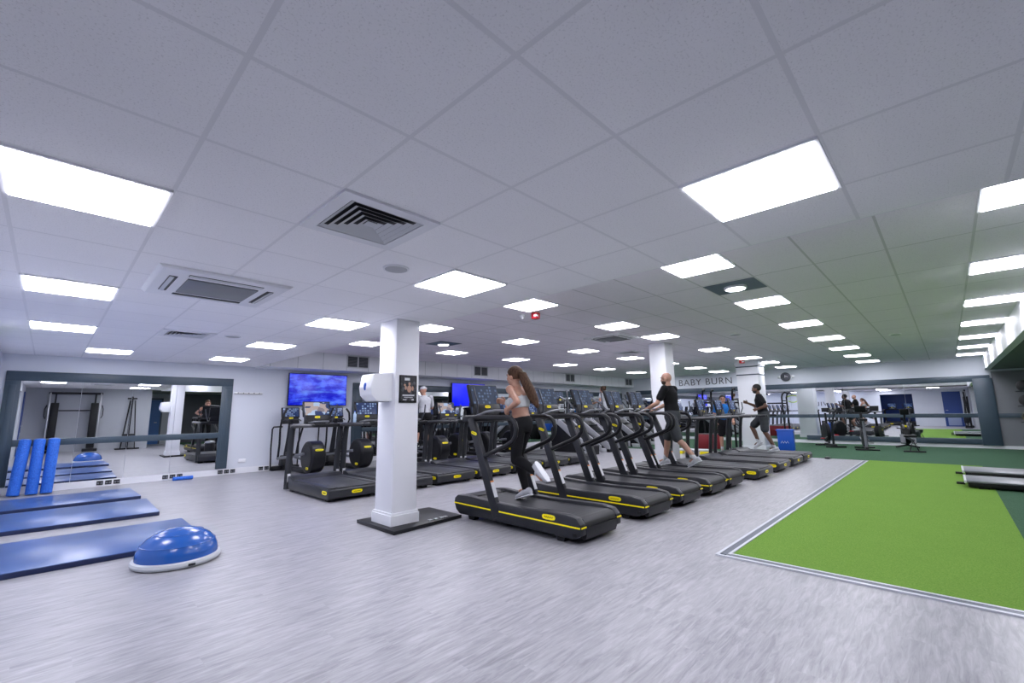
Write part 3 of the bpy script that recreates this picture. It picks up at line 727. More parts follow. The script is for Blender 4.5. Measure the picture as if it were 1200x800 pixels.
gm = mat('clear_plastic', (.45, .6, .8), .1); mb.build('body', gm, t); MB().lathe([(.015, .196), (.015, .218)], seg=14).build('cap', M['blue'], t)

# --- cross trainers facing the back wall
def make_cross():
    t = thing('cross_trainer', '', 'cross trainer', (0, 0, -20), 0, 'black cross trainers facing the mirror wall')
    dr = MB().lathe([(.02, -.15), (.29, -.15), (.325, -.125), (.33, -.10), (.33, .10), (.325, .125), (.29, .15), (.02, .15)], c=(0, -.62, .39), seg=40, axis='x').build('flywheel_housing', M['charcoal'], t)
    for s in (-1, 1):
        MB().lathe([(.01, s*.151), (.275, s*.151), (.275, s*.158), (.01, s*.158)], c=(0, -.62, .39), seg=40, axis='x').build('side_disc', M['black'], dr)
        badge('badge', (s*.1585, -.72, .17), (s, 0, 0), (0, 0, 1), .13, .05, dr)
    a = R(28); badge('badge', (0, -.62-.331*math.cos(a), .39+.331*math.sin(a)), (0, -math.cos(a), math.sin(a)), (0, math.sin(a), math.cos(a)), .17, .045, dr)
    mb = MB(); mb.box((0, .15, .07), (.16, 1.7, .09), bev=.02); mb.box((0, -.80, .035), (.46, .12, .07), bev=.015); mb.box((0, 1.0, .05), (.62, .16, .10), bev=.02); mb.build('base_frame', M['black'], t)
    MB().prism([(.78, .10), (1.08, .10), (1.01, .34), (.87, .34)], 'x', -.12, .12, bev=.02).build('mast_shroud', M['black'], t)
    MB().tube([(0, .94, .25), (0, .84, .75), (0, .76, 1.18)], [.07, .05, .045], 12).build('mast', M['dgrey'], t)
    mb = MB().box((0, .90, .42), (.09, .06, .06)); mb.build('label_plate', M['sticker'], t, smooth=False)
    P = console(t, .74, 1.08, .36, .20, .22, M['screen_blue'])
    for s in (-1, 1):
        arm = MB().tube([(s*.20, .88, .30), (s*.21, .80, .62), (s*.25, .70, .95), (s*.27, .58, 1.15), (s*.23, .54, 1.32), (s*.17, .58, 1.42)], [.024, .024, .022, .02, .02, .02], 8).build('swing_arm', M['charcoal'], t)
        MB().tube([(s*.27, .58, 1.15), (s*.23, .54, 1.32), (s*.17, .58, 1.42)], .025, 8).build('grip', M['rubber'], arm)
        pl = MB().tube([(s*.20, .90, .28), (s*.20, .2, .24 if s > 0 else .36), (s*.17, -.55, .38 if s > 0 else .46)], .03, 8).build('pedal_arm', M['mgrey'], t)
        MB().box((s*.20, .05, (.24 if s > 0 else .38)+.04), (.15, .38, .035), bev=.012).box((s*.20+s*.07, .05, (.24 if s > 0 else .38)+.065), (.012, .36, .05)).build('foot_plate', M['black'], pl)
        MB().tube([(s*.30, 1.03, .08), (s*.31, 1.05, .5), (s*.31, 1.03, .95), (s*.30, .97, 1.0), (s*.28, .70, 1.01), (s*.22, .65, 1.01)], .018, 8).build('handrail', M['charcoal'], t)
    MB().tube([(-.2, .7, 1.14), (-.12, .60, 1.17), (.12, .60, 1.17), (.2, .7, 1.14)], .014, 8).build('grab_bar', M['gunmetal'], t)
    return t
tC = make_cross()
CX = [4.03, 5.12, 6.92, 7.95, 8.98, 10.1]
CLb = ['leftmost cross trainer, directly under the blue television', 'cross trainer second from the left, seen past the rear treadmill uprights', 'cross trainer with the man in a white cap standing on it', 'cross trainer just right of the nearest white column', 'cross trainer behind the front legs of the nearest striped treadmill', 'cross trainer behind the second striped treadmill']
for i, (x, lb) in enumerate(zip(CX, CLb)):
    if i == 0: tC.location = (x, 10.45, 0); tC['label'] = lb
    else: dup(tC, (x, 10.45 if i != 2 else 9.95, 0), label=lb)

# --- stair climbers beyond the rear row
mat_side = mat('pale_side_cover', (.30, .31, .34), .4)
def make_climber():
    t = thing('stair_climber', '', 'stair climber', (0, 0, -20), 0, 'grey and black stair climbers beyond the rear treadmills')
    MB().prism([(-.70, .0), (.75, .0), (.75, .75), (.55, .95), (.25, .95), (-.70, .22)], 'x', -.24, .24, bev=.02).build('stair_body', M['black'], t)
    for s in (-1, 1):
        MB().prism([(-.74, .10), (-.62, .10), (.40, .86), (.62, .98), (.50, 1.05), (.30, 1.0), (-.74, .26)], 'x', s*.25, s*.31, bev=.012).build('side_cover', mat_side, t)
        MB().prism([(-.6, .0), (-.35, .0), (-.30, .12), (-.60, .12)], 'x', s*.24, s*.32, bev=.01).build('rear_foot', M['lgrey'], t)
        MB().tube([(s*.29, .40, .95), (s*.30, .46, 1.3), (s*.30, .42, 1.62), (s*.30, .30, 1.72), (s*.30, -.05, 1.55), (s*.30, -.25, 1.30)], .022, 8).build('handrail', M['gunmetal'], t)
    for k in range(4):
        y = -.58+.24*k; z = .25+.19*k
        MB().box((0, y, z), (.46, .25, .035), bev=.006).build('step', M['dgrey'], t)
    MB().tube([(0, .58, .9), (0, .60, 1.3), (0, .56, 1.62)], [.07, .05, .045], 10).build('mast', M['lgrey'], t)
    console(t, .50, 1.52, .40, .22, .25, M['screen'])
    return t
tD = make_climber()
for i, (x, y, lb) in enumerate(((11.3, 8.3, 'stair climber nearest the camera, right of the rear treadmills'), (12.5, 8.4, 'stair climber in the middle, left of the headphone woman'), (13.25, 8.45, 'stair climber with the headphone woman on it'), (14.8, 8.5, 'stair climber behind the fourth striped treadmill'), (16.2, 8.6, 'farthest stair climber, left of the middle column'))):
    if i == 0: tD.location = (x, y, 0); tD['label'] = lb
    else: dup(tD, (x, y, 0), label=lb)

# ------------------------------------------------------------------ kit at the far right
# air bike
t = thing('air_bike', 'black air bike with upright handlebars and red details at the far wall', 'exercise bike', (18.2, 2.95, .006), R(25))
MB().box((-.5, 0, .03), (.07, .56, .05), bev=.015).box((.5, 0, .03), (.07, .62, .05), bev=.015).box((0, 0, .06), (1.0, .09, .07), bev=.015).build('base_frame', M['black'], t)
MB().lathe([(.03, -.06), (.30, -.06), (.33, -.03), (.33, .03), (.30, .06), (.03, .06)], c=(.30, 0, .46), seg=32, axis='y').build('fan_cage', M['charcoal'], t)
MB().tube([(-.30, 0, .08), (-.34, 0, .55), (-.36, 0, .82)], .035, 8).build('seat_post', M['dgrey'], t)
MB().prism([(-.52, -.10), (-.30, -.10), (-.20, -.03), (-.20, .03), (-.30, .10), (-.52, .10)], 'z', .83, .89, bev=.02).build('saddle', M['black'], t)
MB().tube([(.12, 0, .10), (.16, 0, .7), (.18, 0, 1.1)], .035, 8).build('mast', M['black'], t)
MB().box((.16, 0, 1.20), (.04, .20, .14), bev=.01).build('monitor', M['dgrey'], t)
for s in (-1, 1):
    MB().tube([(.2, s*.16, .30), (.16, s*.18, .8), (.0, s*.24, 1.18), (-.12, s*.25, 1.20)], .02, 8).build('arm_lever', M['black'], t)
    c = MB().tube([(.02, s*.07, .32), (.02+s*.14, s*.10, .32-s*.06)], .015, 8).build('crank', M['steel'], t)
    MB().box((.02+s*.14, s*.16, .32-s*.06), (.10, .11, .03), bev=.006).build('pedal', M['red'], c)
# stationary bike seen side-on, T-shaped foot
t = thing('exercise_bike', 'black upright exercise bike with small saddle in front of the far mirror', 'exercise bike', (17.5, 1.95, .006), R(10))
MB().box((-.48, 0, .025), (.06, .58, .045), bev=.012).box((.52, 0, .025), (.06, .52, .045), bev=.012).box((.02, 0, .07), (1.0, .08, .07), bev=.012).build('base_frame', M['black'], t)
MB().lathe([(.02, -.07), (.22, -.07), (.245, -.04), (.245, .04), (.22, .07), (.02, .07)], c=(.28, 0, .35), seg=28, axis='y').build('flywheel_cover', M['charcoal'], t)
MB().prism([(-.15, .10), (.30, .10), (.42, .45), (.20, .62), (-.10, .52)], 'y', -.06, .06, bev=.02).build('drive_housing', M['black'], t)
MB().tube([(-.30, 0, .08), (-.22, 0, .45), (-.25, 0, .86)], .035, 8).build('seat_post', M['mgrey'], t)
MB().prism([(-.40, -.10), (-.20, -.10), (-.08, -.03), (-.08, .03), (-.20, .10), (-.40, .10)], 'z', .87, .94, bev=.02).build('saddle', M['black'], t)
MB().tube([(.30, 0, .45), (.36, 0, .80), (.38, 0, 1.10)], .04, 8).build('mast', M['black'], t)
MB().tube([(.14, -.22, 1.16), (.30, -.22, 1.10), (.38, 0, 1.08), (.30, .22, 1.10), (.14, .22, 1.16)], .018, 8).build('handlebar', M['rubber'], t)
MB().box((.42, 0, 1.22), (.04, .28, .20), Matrix.Rotation(-.3, 3, 'Y'), bev=.01).build('monitor', M['black'], t)
badge('badge', (.05, -.061, .42), (0, -1, 0), (0, 0, 1), .16, .05, t)
for s in (-1, 1):
    c = MB().tube([(.06, s*.09, .30), (.06+s*.12, s*.10, .30+s*.10)], .014, 8).build('crank', M['steel'], t)
    MB().box((.06+s*.12, s*.15, .30+s*.10), (.10, .10, .025), bev=.006).build('pedal', M['black'], c)
# rowing machine end-on
t = thing('rowing_machine', 'black rowing machine seen end-on in front of the far mirror, right of the exercise bike', 'rowing machine', (18.2, .98, .006), R(8))
MB().lathe([(.03, -.09), (.27, -.09), (.30, -.05), (.30, .05), (.27, .09), (.03, .09)], c=(.55, 0, .42), seg=32, axis='y').build('flywheel_housing', M['black'], t)
MB().box((-.35, 0, .34), (1.7, .07, .06), bev=.012).build('rail', M['gunmetal'], t)
MB().box((-.55, 0, .42), (.26, .30, .07), bev=.025).build('seat', M['black'], t)
MB().tube([(.55, -.28, .03), (.50, 0, .10), (.55, .28, .03)], .028, 8).tube([(.50, 0, .10), (.50, 0, .33)], .04, 8).build('front_leg', M['black'], t)
MB().tube([(-1.10, -.24, .02), (-1.10, .24, .02)], .024, 8).tube([(-1.10, -.10, .02), (-1.05, 0, .32), (-1.10, .10, .02)], .018, 8).build('rear_leg', M['black'], t)
MB().tube([(.40, 0, .45), (.30, 0, .85), (.12, 0, 1.08)], .026, 8).build('monitor_arm', M['dgrey'], t)
MB().box((.10, 0, 1.12), (.05, .20, .18), Matrix.Rotation(-.3, 3, 'Y'), bev=.01).build('monitor', M['black'], t)
MB().tube([(.24, -.22, .62), (.22, 0, .60), (.24, .22, .62)], .016, 8).build('pull_handle', M['rubber'], t)
for s in (-1, 1): MB().box((.10, s*.12, .30), (.05, .12, .30), Matrix.Rotation(.5, 3, 'Y'), bev=.012).build('foot_plate', M['mgrey'], t)
MB().box((.24, 0, .68), (.02, .05, .05), bev=.004).build('badge', M['yellow'], t)
# low platforms on the turf
for i, (x0, x1, lb) in enumerate(((10.12, 10.92, 'nearer long low grey platform bench lying across the turf at the right edge'), (11.62, 12.5, 'farther long low grey platform bench lying across the turf at the right edge'))):
    t = thing('platform_bench', lb, 'bench', ((x0+x1)/2, -.05, .008), 0, 'low grey platform benches'); w = x1-x0
    MB().box((0, -1.2, .055), (w-.06, 2.34, .07), bev=.01).build('base', M['black'], t)
    MB().box((0, -1.2, .105), (w, 2.4, .03), bev=.01).build('top_pad', M['mgrey'], t)
    MB().box((0, -.005, .10), (w+.01, .03, .045), bev=.006).build('end_cap', M['lgrey'], t)
    MB().tube([(-w*.18, .0, .045), (-w*.18, .10, .045)], .022, 10).build('peg', M['black'], t)
    for y in (-.2, -2.2): MB().box((0, y, .012), (w-.1, .12, .024)).build('foot', M['rubber'], t, smooth=False)
# blue bin near the banded column
t = thing('storage_bin', 'bright blue square bin on the floor beside the banded column', 'bin', (16.0, 3.72, .006), R(8))
MB().prism([(-.20, 0), (.20, 0), (.24, .60), (-.24, .60)], 'y', -.21, .21, bev=.01).build('body', M['blue'], t)
MB().box((0, 0, .61), (.52, .48, .03), bev=.008).build('rim', M['blue'], t)
mb = MB()
for k in range(3): mb.tube([(-.235+.01*k, -.08+.07*k, .22), (-.24+.01*k, -.05+.07*k, .28), (-.235, -.01+.07*k, .22)], .008, 6)
mb.build('printed_mark', M['white'], t)
# red box and pads between the plain treadmills and the far mirror
t = thing('plyo_box', 'red box on the floor seen under the plain treadmill frames', 'box', (15.4, 5.85, .006), R(20))
MB().box((0, 0, .23), (.60, .75, .46), bev=.02).build('body', mat('dark_red_vinyl', (.22, .012, .02), .5), t); MB().box((0, 0, .465), (.5, .65, .012)).build('top_pad', M['black'], t)
t = thing('step_platform', 'grey and yellow step platform on the floor left of the red box', 'step platform', (13.3, 5.55, .0), R(10))
MB().box((0, 0, .11), (.36, .95, .05), bev=.02).build('deck', M['lgrey'], t)
for y in (-.34, .34): MB().box((0, y, .043), (.34, .20, .085), bev=.012).build('riser', M['yellow'], t)
# suspension rig with curved arms
t = thing('training_rig', 'black four-post training rig with curved top arms left of the banded column', 'training rig', (16.6, 5.75, .006))
for i, (x, y) in enumerate(((-.4, -.5), (.4, -.5), (-.4, .5), (.4, .5))):
    MB().tube([(x, y, 0), (x, y, 1.75), (x-.04, y-.03, 1.9), (x-.14, y-.10, 1.97), (x-.26, y-.18, 1.93)], .035, 8).build('post', M['black'], t)
mb = MB()
for y in (-.5, .5): mb.tube([(-.4, y, 1.6), (.4, y, 1.6)], .03, 8)
for x in (-.4, .4): mb.tube([(x, -.5, 1.5), (x, .5, 1.5)], .03, 8)
mb.build('cross_brace', M['black'], t)
# ball rack
t = thing('ball_rack', 'black vertical rack at the right edge holding slam balls', 'rack', (17.3, -1.62, .006))
MB().box((0, 0, .03), (.62, .5, .06), bev=.01).build('base', M['black'], t)
for s in (-1, 1): MB().box((.0, s*.16, .95), (.06, .05, 1.8), bev=.008).build('post', M['black'], t)
for z in (.45, .85, 1.25, 1.62):
    mb = MB()
    for x in (-.10, .10): mb.tube([(x-.10, -.34, z), (x-.10, .34, z)], .015, 8)
    mb.build('shelf_bar', M['gunmetal'], t)
for j, (z, r_, hl) in enumerate(((1.62, .15, 'top'), (1.25, .15, 'second'), (.85, .14, 'third'), (.45, .13, 'lowest'))):
    for i, y in enumerate((-.17, .17)):
        t2 = thing('slam_ball', 'black ball on the %s shelf of the rack, %s one' % (hl, ('right', 'left')[i]), 'ball', (17.2, -1.62+y, z+.01+r_*.86+.006), 0, 'slam balls on the rack')
        MB().ell((0, 0, 0), (r_, r_, r_), u=24, v=16).build('body', M['rubber'], t2)
        MB().lathe([(r_*.985, -.012), (r_*1.004, 0), (r_*.985, .012)], seg=28, axis='x').build('seam', M['yellow'] if (j == 2 and i == 1) else M['dgrey'], t2)
# small black phone-like puck on the dark turf
tag(MB().box((0, 0, .02), (.22, .10, .04), bev=.012).build('ankle_strap', M['black'], loc=(13.9, 2.35, .006)), 'small black strap lying on the dark turf edge beyond the treadmills', 'strap')

# ------------------------------------------------------------------ things behind the camera that the mirrors show
t = thing('cable_machine', 'black twin-tower cable machine against the grey wall, seen in the left mirror', 'cable machine', (.70, -.80, 0))
for s in (-1, 1):
    MB().box((s*.55, 0, .98), (.22, .20, 1.72), bev=.02).build('weight_tower', M['black'], t)
    MB().box((s*.70, .02, 1.12), (.045, .06, 2.2), bev=.006).build('upright', M['steel'], t)
    MB().box((s*.55, .0, .05), (.42, .34, .10), bev=.01).build('foot', M['black'], t)
    MB().box((s*.55, .0, 2.02), (.05, .06, .40)).build('top_strut', M['black'], t, smooth=False)
    MB().tube([(s*.76, .05, 1.75), (s*.80, .06, 1.6), (s*.80, .06, 1.35), (s*.76, .05, 1.25)], .014, 6).build('pulley_handle', M['black'], t)
MB().box((0, 0, 2.20), (1.50, .07, .08), bev=.01).build('top_bar', M['black'], t)
MB().tube([(-.45, .05, 1.55), (.45, .05, 1.55)], .022, 8).build('pull_up_bar', M['black'], t)
t = thing('pulley_tower', 'slim black pulley tower with splayed legs, seen in the left mirror', 'cable machine', (2.35, -.72, 0))
MB().tube([(-.22, .12, .02), (-.05, .0, 1.95)], .022, 8).build('leg', M['black'], t); MB().tube([(.22, .12, .02), (.10, 0, 1.95)], .018, 8).build('leg', M['black'], t); MB().tube([(0, -.12, .02), (.0, 0, 2.1)], .035, 8).build('mast', M['charcoal'], t)
MB().box((0, .05, .45), (.40, .22, .32), bev=.02).build('weight_box', M['charcoal'], t); MB().box((0, 0, .03), (.75, .3, .05), bev=.01).build('base', M['black'], t)
MB().box((.0, .0, 2.02), (.30, .06, .06)).build('top_arm', M['black'], t, smooth=False)
t = thing('waste_bin', 'black cylindrical waste bin with steel lid behind the nearest column', 'bin', (3.72, 6.02, 0))
MB().lathe([(.13, 0), (.14, .02), (.14, .42), (.135, .43)], seg=28).build('body', M['black'], t); MB().lathe([(.142, .425), (.142, .46), (.10, .49), (.02, .50)], seg=28).build('lid', M['steel'], t)
for i, y in enumerate((2.05, 2.95)):
    dup(tB, (-2.3, y, 0), R(90), ('left' if i == 0 else 'right')+' dark treadmill in the blue room, seen only in the far mirror', 'treadmills in the blue room')
t = thing('ceiling_light', 'unseen light panel added to brighten the blue room', 'ceiling light', (-2.2, 2.5, 2.296))  # added lamp, out of sight above the opening, lifts the blue walls
MB().box((0, 0, -.004), (.6, .6, .008)).build('frame', M['white'], t, smooth=False); MB().box((0, 0, -.009), (.54, .54, .004)).build('diffuser', mat('alcove_fill_diffuser', (.9, .9, .9), .5, emit=(.7, .82, 1), es=12), t, smooth=False)
# ------------------------------------------------------------------ people
def remesh(mb, voxel, smooth=4, fac=.5):
    bmesh.ops.recalc_face_normals(mb.bm, faces=mb.bm.faces[:])
    me = bpy.data.meshes.new('tmp'); mb.bm.to_mesh(me); mb.bm.free()
    o = bpy.data.objects.new('tmp', me); col.objects.link(o)
    a = o.modifiers.new('r', 'REMESH'); a.mode = 'VOXEL'; a.voxel_size = voxel; a.use_smooth_shade = True
    b = o.modifiers.new('s', 'SMOOTH'); b.iterations = smooth; b.factor = fac
    dg = bpy.context.evaluated_depsgraph_get(); r = bpy.data.meshes.new_from_object(o.evaluated_get(dg))
    bpy.data.objects.remove(o); bpy.data.meshes.remove(me)
    r.shade_smooth(); return r
def link(name, me, m, parent):
    me.materials.clear(); me.materials.append(m); me.name = name
    o = bpy.data.objects.new(name, me); col.objects.link(o); o.parent = parent; return o
V = Vector
def person(name_label, loc, j, skin_m, fem=False, rz=0, face=(0, 1, 0), sc=1.0, shirt=None, sleeve=.55, bottoms=None, leg_to=1.0, shoe=None, sock=None, hair=None, beard=None, cap=None, bra=None, headphones=False, hands=None):
    """j: joints in the person's own frame (x right, y forward, z up). one continuous body mesh; hair and clothing are children"""
    t = thing('person', name_label, 'person', loc, rz); t.scale = (sc, sc, sc)
    j = {k: V(v) for k, v in j.items()}
    P, C, N, H = j['pelvis'], j['chest'], j['neck'], j['head']
    sl = (j['shR']-j['shL']).normalized(); hl = (j['hipR']-j['hipL']).normalized()
    up = (N-P).normalized()
    wS, wW, wH = (.86, .84, .98) if fem else (1.0, 1.0, .96)
    def ring(c, s, w, d):
        f = up.cross(s).normalized()
        return (c, s*w, f*d)
    def torso(mb, g, lo=True, hi=True, low_only=False):
        r = []
        if lo: r += [ring(P-up*.11, hl, .09+g, .085+g), ring(P-up*.05, hl, (.155)*wH+g, .110+g), ring(P+up*.02, hl, .165*wH+g, .115+g)]
        if not low_only:
            r += [ring(P+up*.11, (hl+sl).normalized(), .142*wW+g, .100+g), ring((P*.35+C*.65), (hl+sl).normalized(), .142*wW+g, .098+g),
                  ring(C, sl, .160*wS+g, .112+g), ring(C+up*.09, sl, .172*wS+g, .108+g)]
            if hi: r += [ring(C*.35+N*.65, sl, .155*wS+g, .085+g), ring(C*.1+N*.9, sl, .085*wS+g, .062+g), ring(N+up*.01, sl, .055+g, .056+g)]
        else: r += [ring(P+up*.08, (hl+sl).normalized(), .148*wW+g, .104+g)]
        mb.ringloft(r, 24)
    fd = V(face).normalized(); hu = (H-N).normalized(); hu = (hu*.35+V((0, 0, 1))*.65).normalized(); hs = fd.cross(hu).normalized(); hf = hu.cross(hs).normalized()
    def HP(a, b, c): return H + hs*a + hf*b + hu*c
    HR = Matrix((hs, hf, hu)).transposed()
    ak = .90 if fem else 1.0
    def arm(mb, s, g, f0=0.0, f1=2.0):
        a, b, c = j['sh'+s], j['el'+s], j['wr'+s]
        ra, rb, rc = .052*ak+g, .040*ak+g, .027*ak+g
        if f1 <= 1: mb.cap(a, a.lerp(b, f1), ra, ra+(rb-ra)*f1+.006)
        else: mb.cap(a, b, ra, rb); mb.cap(b, b.lerp(c, .3), rb, .042*ak+g); mb.cap(b.lerp(c, .3), c, .041*ak+g, rc)
    def leg(mb, s, g, f=2.0):
        a, b, c = j['hip'+s], j['kn'+s], j['an'+s]
        ra, rb, rk, rc = .086+g, .056+g, .058+g, .036+g
        if f <= 1: mb.cap(a, a.lerp(b, f), ra, ra+(rb-ra)*f+.010)
        else:
            mb.cap(a, b, ra, rb); q = b.lerp(c, .30); back = (b-(a+c)/2)
            q = q - (back.normalized()*.012 if back.length > .02 else V((0, .012, 0)))
            mb.cap(b, q, rb*.96, rk)
            if f >= 2: mb.cap(q, c, rk, rc)
            else: mb.cap(q, q.lerp(c, f-1), rk, rk+(rc-rk)*(f-1))
    def hand(mb, s):
        w = j['wr'+s]; d = (w-j['el'+s]).normalized()
        spec = (hands or {}).get(s, {})
        if 'dir' in spec: d = V(spec['dir']).normalized()
        pn = V(spec.get('palm', (0, 0, -1))); pn = (pn-d*pn.dot(d)).normalized()      # palm side normal
        lat = d.cross(pn).normalized()
        th = V(spec.get('thumb', (-1 if s == 'R' else 1, .3, .3)))
        if lat.dot(th) < 0: lat = -lat
        cu = spec.get('curl', .55)
        mb.ringloft([(w-d*.01, lat*.026, pn*.020), (w+d*.03, lat*.036, pn*.016), (w+d*.075, lat*.042, pn*.015), (w+d*.092, lat*.038, pn*.012)], 14)
        for i, (o, L) in enumerate(((.030, .070), (.010, .080), (-.011, .074), (-.031, .058))):
            p = w + d*.084 + lat*o; dd = d.copy(); rr = .0098
            for k, fr in enumerate((.42, .33, .25)):
                ang = cu*(1.0+.15*i)*(.8 if k == 0 else 1.0); dd = (dd*math.cos(ang)+pn*math.sin(ang)).normalized(); pn2 = pn
                e = p + dd*L*fr; mb.cap(p, e, rr, rr*.93); p = e; rr *= .93
        p = w + d*.028 + lat*.030; q = p + (lat*.75+d*.55+pn*.35).normalized()*.040; e = q + (d*.8+lat*.15+pn*.5).normalized()*.034
        mb.cap(p, q, .013, .0115); mb.cap(q, e, .0112, .0095)
    # --- body
    mb = MB(); torso(mb, 0)
    mb.cap(N-up*.03, H-hu*.05-hf*.01, .054*ak, .052*ak)
    mb.ell(HP(0, -.008, .018), (.076, .096, .098), HR, 20, 14); mb.ell(HP(0, .022, -.045), (.058, .070, .072), HR, 18, 12)
    mb.ell(HP(0, .052, -.085), (.032, .030, .026), HR)                                            # chin
    mb.cap(HP(0, .088, .012), HP(0, .104, -.026), .010, .0145); mb.ell(HP(0, .086, .030), (.045, .014, .010), HR)   # nose, brow
    mb.ell(HP(0, .083, -.060), (.026, .014, .012), HR)                                            # mouth
    for s in (-1, 1): mb.ell(HP(s*.078, -.012, -.012), (.012, .022, .034), HR); mb.ell(HP(s*.045, .062, -.022), (.022, .022, .022), HR)
    for s in 'LR':
        mb.ell(j['sh'+s], (.060*ak,)*3); arm(mb, s, 0); leg(mb, s, 0); hand(mb, s)
        a = j['an'+s]; tdir = j['toe'+s]-a
        mb.cap(a, a+tdir*.75, .032, .018)
    if fem:
        for s in (-1, 1): mb.ell(C + sl*s*.068 + up.cross(sl)*.095 - up*.0, (.058, .05, .055))
    body = link('body', remesh(mb, .0075, 5), skin_m, t)
    # --- face
    mb = MB()
    for s in (-1, 1): mb.ell(HP(s*.031, .080, .008), (.011, .007, .0065), HR)
    mb.build('eyes', M['eye'], t)
    mb = MB(); mb.ell(HP(0, .0965, -.060), (.022, .005, .007), HR); mb.build('mouth', M['lip'], t)
    mb = MB()
    for s in (-1, 1): mb.tube([HP(s*.014, .097, .028), HP(s*.032, .094, .034), HP(s*.048, .080, .028)], .0045, 6)
    mb.build('eyebrows', M['hair_brown'] if hair == 'long' else M['hair_black'], t)
    # --- clothes
    if shirt:
        mb = MB(); torso(mb, .016); mb.ringloft([ring(P-up*.03, hl, .178*wH, .130), ring(P+up*.06, hl, .172*wH, .126), ring(P+up*.16, sl, .165*wW, .120)], 24)
        for s in 'LR': mb.ell(j['sh'+s], (.070,)*3); arm(mb, s, .020, 0, sleeve)
        me = remesh(mb, .010, 4)
        link('shirt', me, shirt, t)
    if bra:
        mb = MB(); mb.ringloft([ring(C-up*.075, sl, .148*wS+.012, .104+.012), ring(C, sl, .160*wS+.013, .112+.014), ring(C+up*.06, sl, .168*wS+.010, .110+.012)], 24)
        for s in (-1, 1):
            mb.ell(C + sl*s*.068 + up.cross(sl)*.097, (.066, .056, .063))
            mb.tube([C+up*.05+sl*s*.08+up.cross(sl)*.10, N-up*.035+sl*s*.075, C+up*.05+sl*s*.07-up.cross(sl)*.105], .012, 8)
        link('sports_top', remesh(mb, .008, 3), bra, t)
    if bottoms:
        mb = MB(); torso(mb, .018 if leg_to <= 1 else .008, low_only=True)
        g = .026 if leg_to <= 1 else .008
        for s in 'LR': leg(mb, s, g, leg_to)
        link('leggings' if leg_to > 1 else 'shorts', remesh(mb, .010, 4), bottoms, t)
    for s in 'LR':
        a = j['an'+s]; td = (j['toe'+s]-a); td.normalize(); sd = td.cross((a-j['kn'+s]).normalized()).normalized()
        dn = sd.cross(td).normalized(); dn = dn if dn.dot(a-j['kn'+s]) > 0 else -dn
        if sock:
            mb = MB(); k = j['kn'+s]; mb.cap(a, a.lerp(k, .22), .041, .043); link('sock', remesh(mb, .009, 2), sock, t)
        mb = MB()
        h0 = a - td*.065 + dn*.055; h1 = a + td*.175 + dn*.062
        mb.ringloft([(a+dn*.045-td*.085, sd*.020, dn*.02), (a+dn*.035-td*.07, sd*.036, dn*.045), (a+dn*.030, sd*.042, dn*.052), (a+dn*.042+td*.07, sd*.046, dn*.040), (a+dn*.052+td*.14, sd*.044, dn*.028), (a+dn*.058+td*.185, sd*.028, dn*.018)], 16)
        sh = link('shoe', remesh(mb, .009, 2), shoe or M['c_white'], t)
        mb = MB(); mb.ringloft([(a+dn*.076-td*.085, sd*.022, dn*.010), (a+dn*.076-td*.05, sd*.042, dn*.012), (a+dn*.076+td*.07, sd*.048, dn*.011), (a+dn*.076+td*.14, sd*.046, dn*.010), (a+dn*.074+td*.195, sd*.026, dn*.008)], 16)
        mb.build('sole', M['white'], sh)
    # --- hair
    def hairshell(g, back, mat_, name='hair'):
        mb = MB(); mb.ell(HP(0, -.018, .030), (.076+g, .094+g, .092+g), HR, 22, 16)
        # cut the face side
        geo = mb.bm.verts[:] + mb.bm.edges[:] + mb.bm.faces[:]
        bmesh.ops.bisect_plane(mb.bm, geom=geo, plane_co=HP(0, .055, .055), plane_no=(hf*.75-hu*.66).normalized(), clear_outer=True)
        geo = mb.bm.verts[:] + mb.bm.edges[:] + mb.bm.faces[:]
        bmesh.ops.bisect_plane(mb.bm, geom=geo, plane_co=HP(0, -.05, -.045), plane_no=-hu, clear_outer=True)
        return mb.build(name, mat_, t)
    if hair == 'long':
        hairshell(.014, True, M['hair_brown'])
        mb = MB(); B = lambda a, b, c: HP(a, b, c)
        mb.ringloft([(HP(0, -.085, .07), hs*.035, hu*.03), (HP(0, -.125, .03), hs*.06, hf*.042), (HP(.01, -.155, -.08), hs*.080, hf*.055), (HP(.03, -.195, -.20), hs*.088, hf*.060), (HP(.045, -.225, -.31), hs*.075, hf*.052), (HP(.06, -.25, -.39), hs*.045, hf*.030), (HP(.065, -.26, -.43), hs*.012, hf*.010)], 18)
        link('ponytail', remesh(mb, .010, 2), M['hair_brown'], t)
    elif hair == 'short': hairshell(.010, True, M['hair_black'])
    elif hair == 'stubble': pass
    elif hair == 'bun':
        hairshell(.012, True, M['hair_brown']); MB().ell(HP(0, -.11, .075), (.04, .04, .04)).build('hair_bun', M['hair_brown'], t)
    if beard:
        mb = MB(); mb.ell(HP(0, .030, -.062), (.064, .068, .056), HR, 18, 12)
        geo = mb.bm.verts[:]+mb.bm.edges[:]+mb.bm.faces[:]
        bmesh.ops.bisect_plane(mb.bm, geom=geo, plane_co=HP(0, .03, -.045), plane_no=(hu*.9-hf*.35).normalized(), clear_outer=True)
        mb.build('beard', beard, t)
    if cap:
        mb = MB(); mb.ell(HP(0, -.012, .035), (.090, .108, .088), HR, 22, 16)
        geo = mb.bm.verts[:]+mb.bm.edges[:]+mb.bm.faces[:]
        bmesh.ops.bisect_plane(mb.bm, geom=geo, plane_co=HP(0, 0, .035), plane_no=-hu, clear_outer=True)
        c = mb.build('cap', cap, t)
        mb = MB(); mb.ringloft([(HP(0, .07, .040), hs*.072, hu*.012), (HP(0, .13, .034), hs*.064, hu*.007), (HP(0, .165, .026), hs*.035, hu*.005)], 16); mb.build('peak', cap, c)
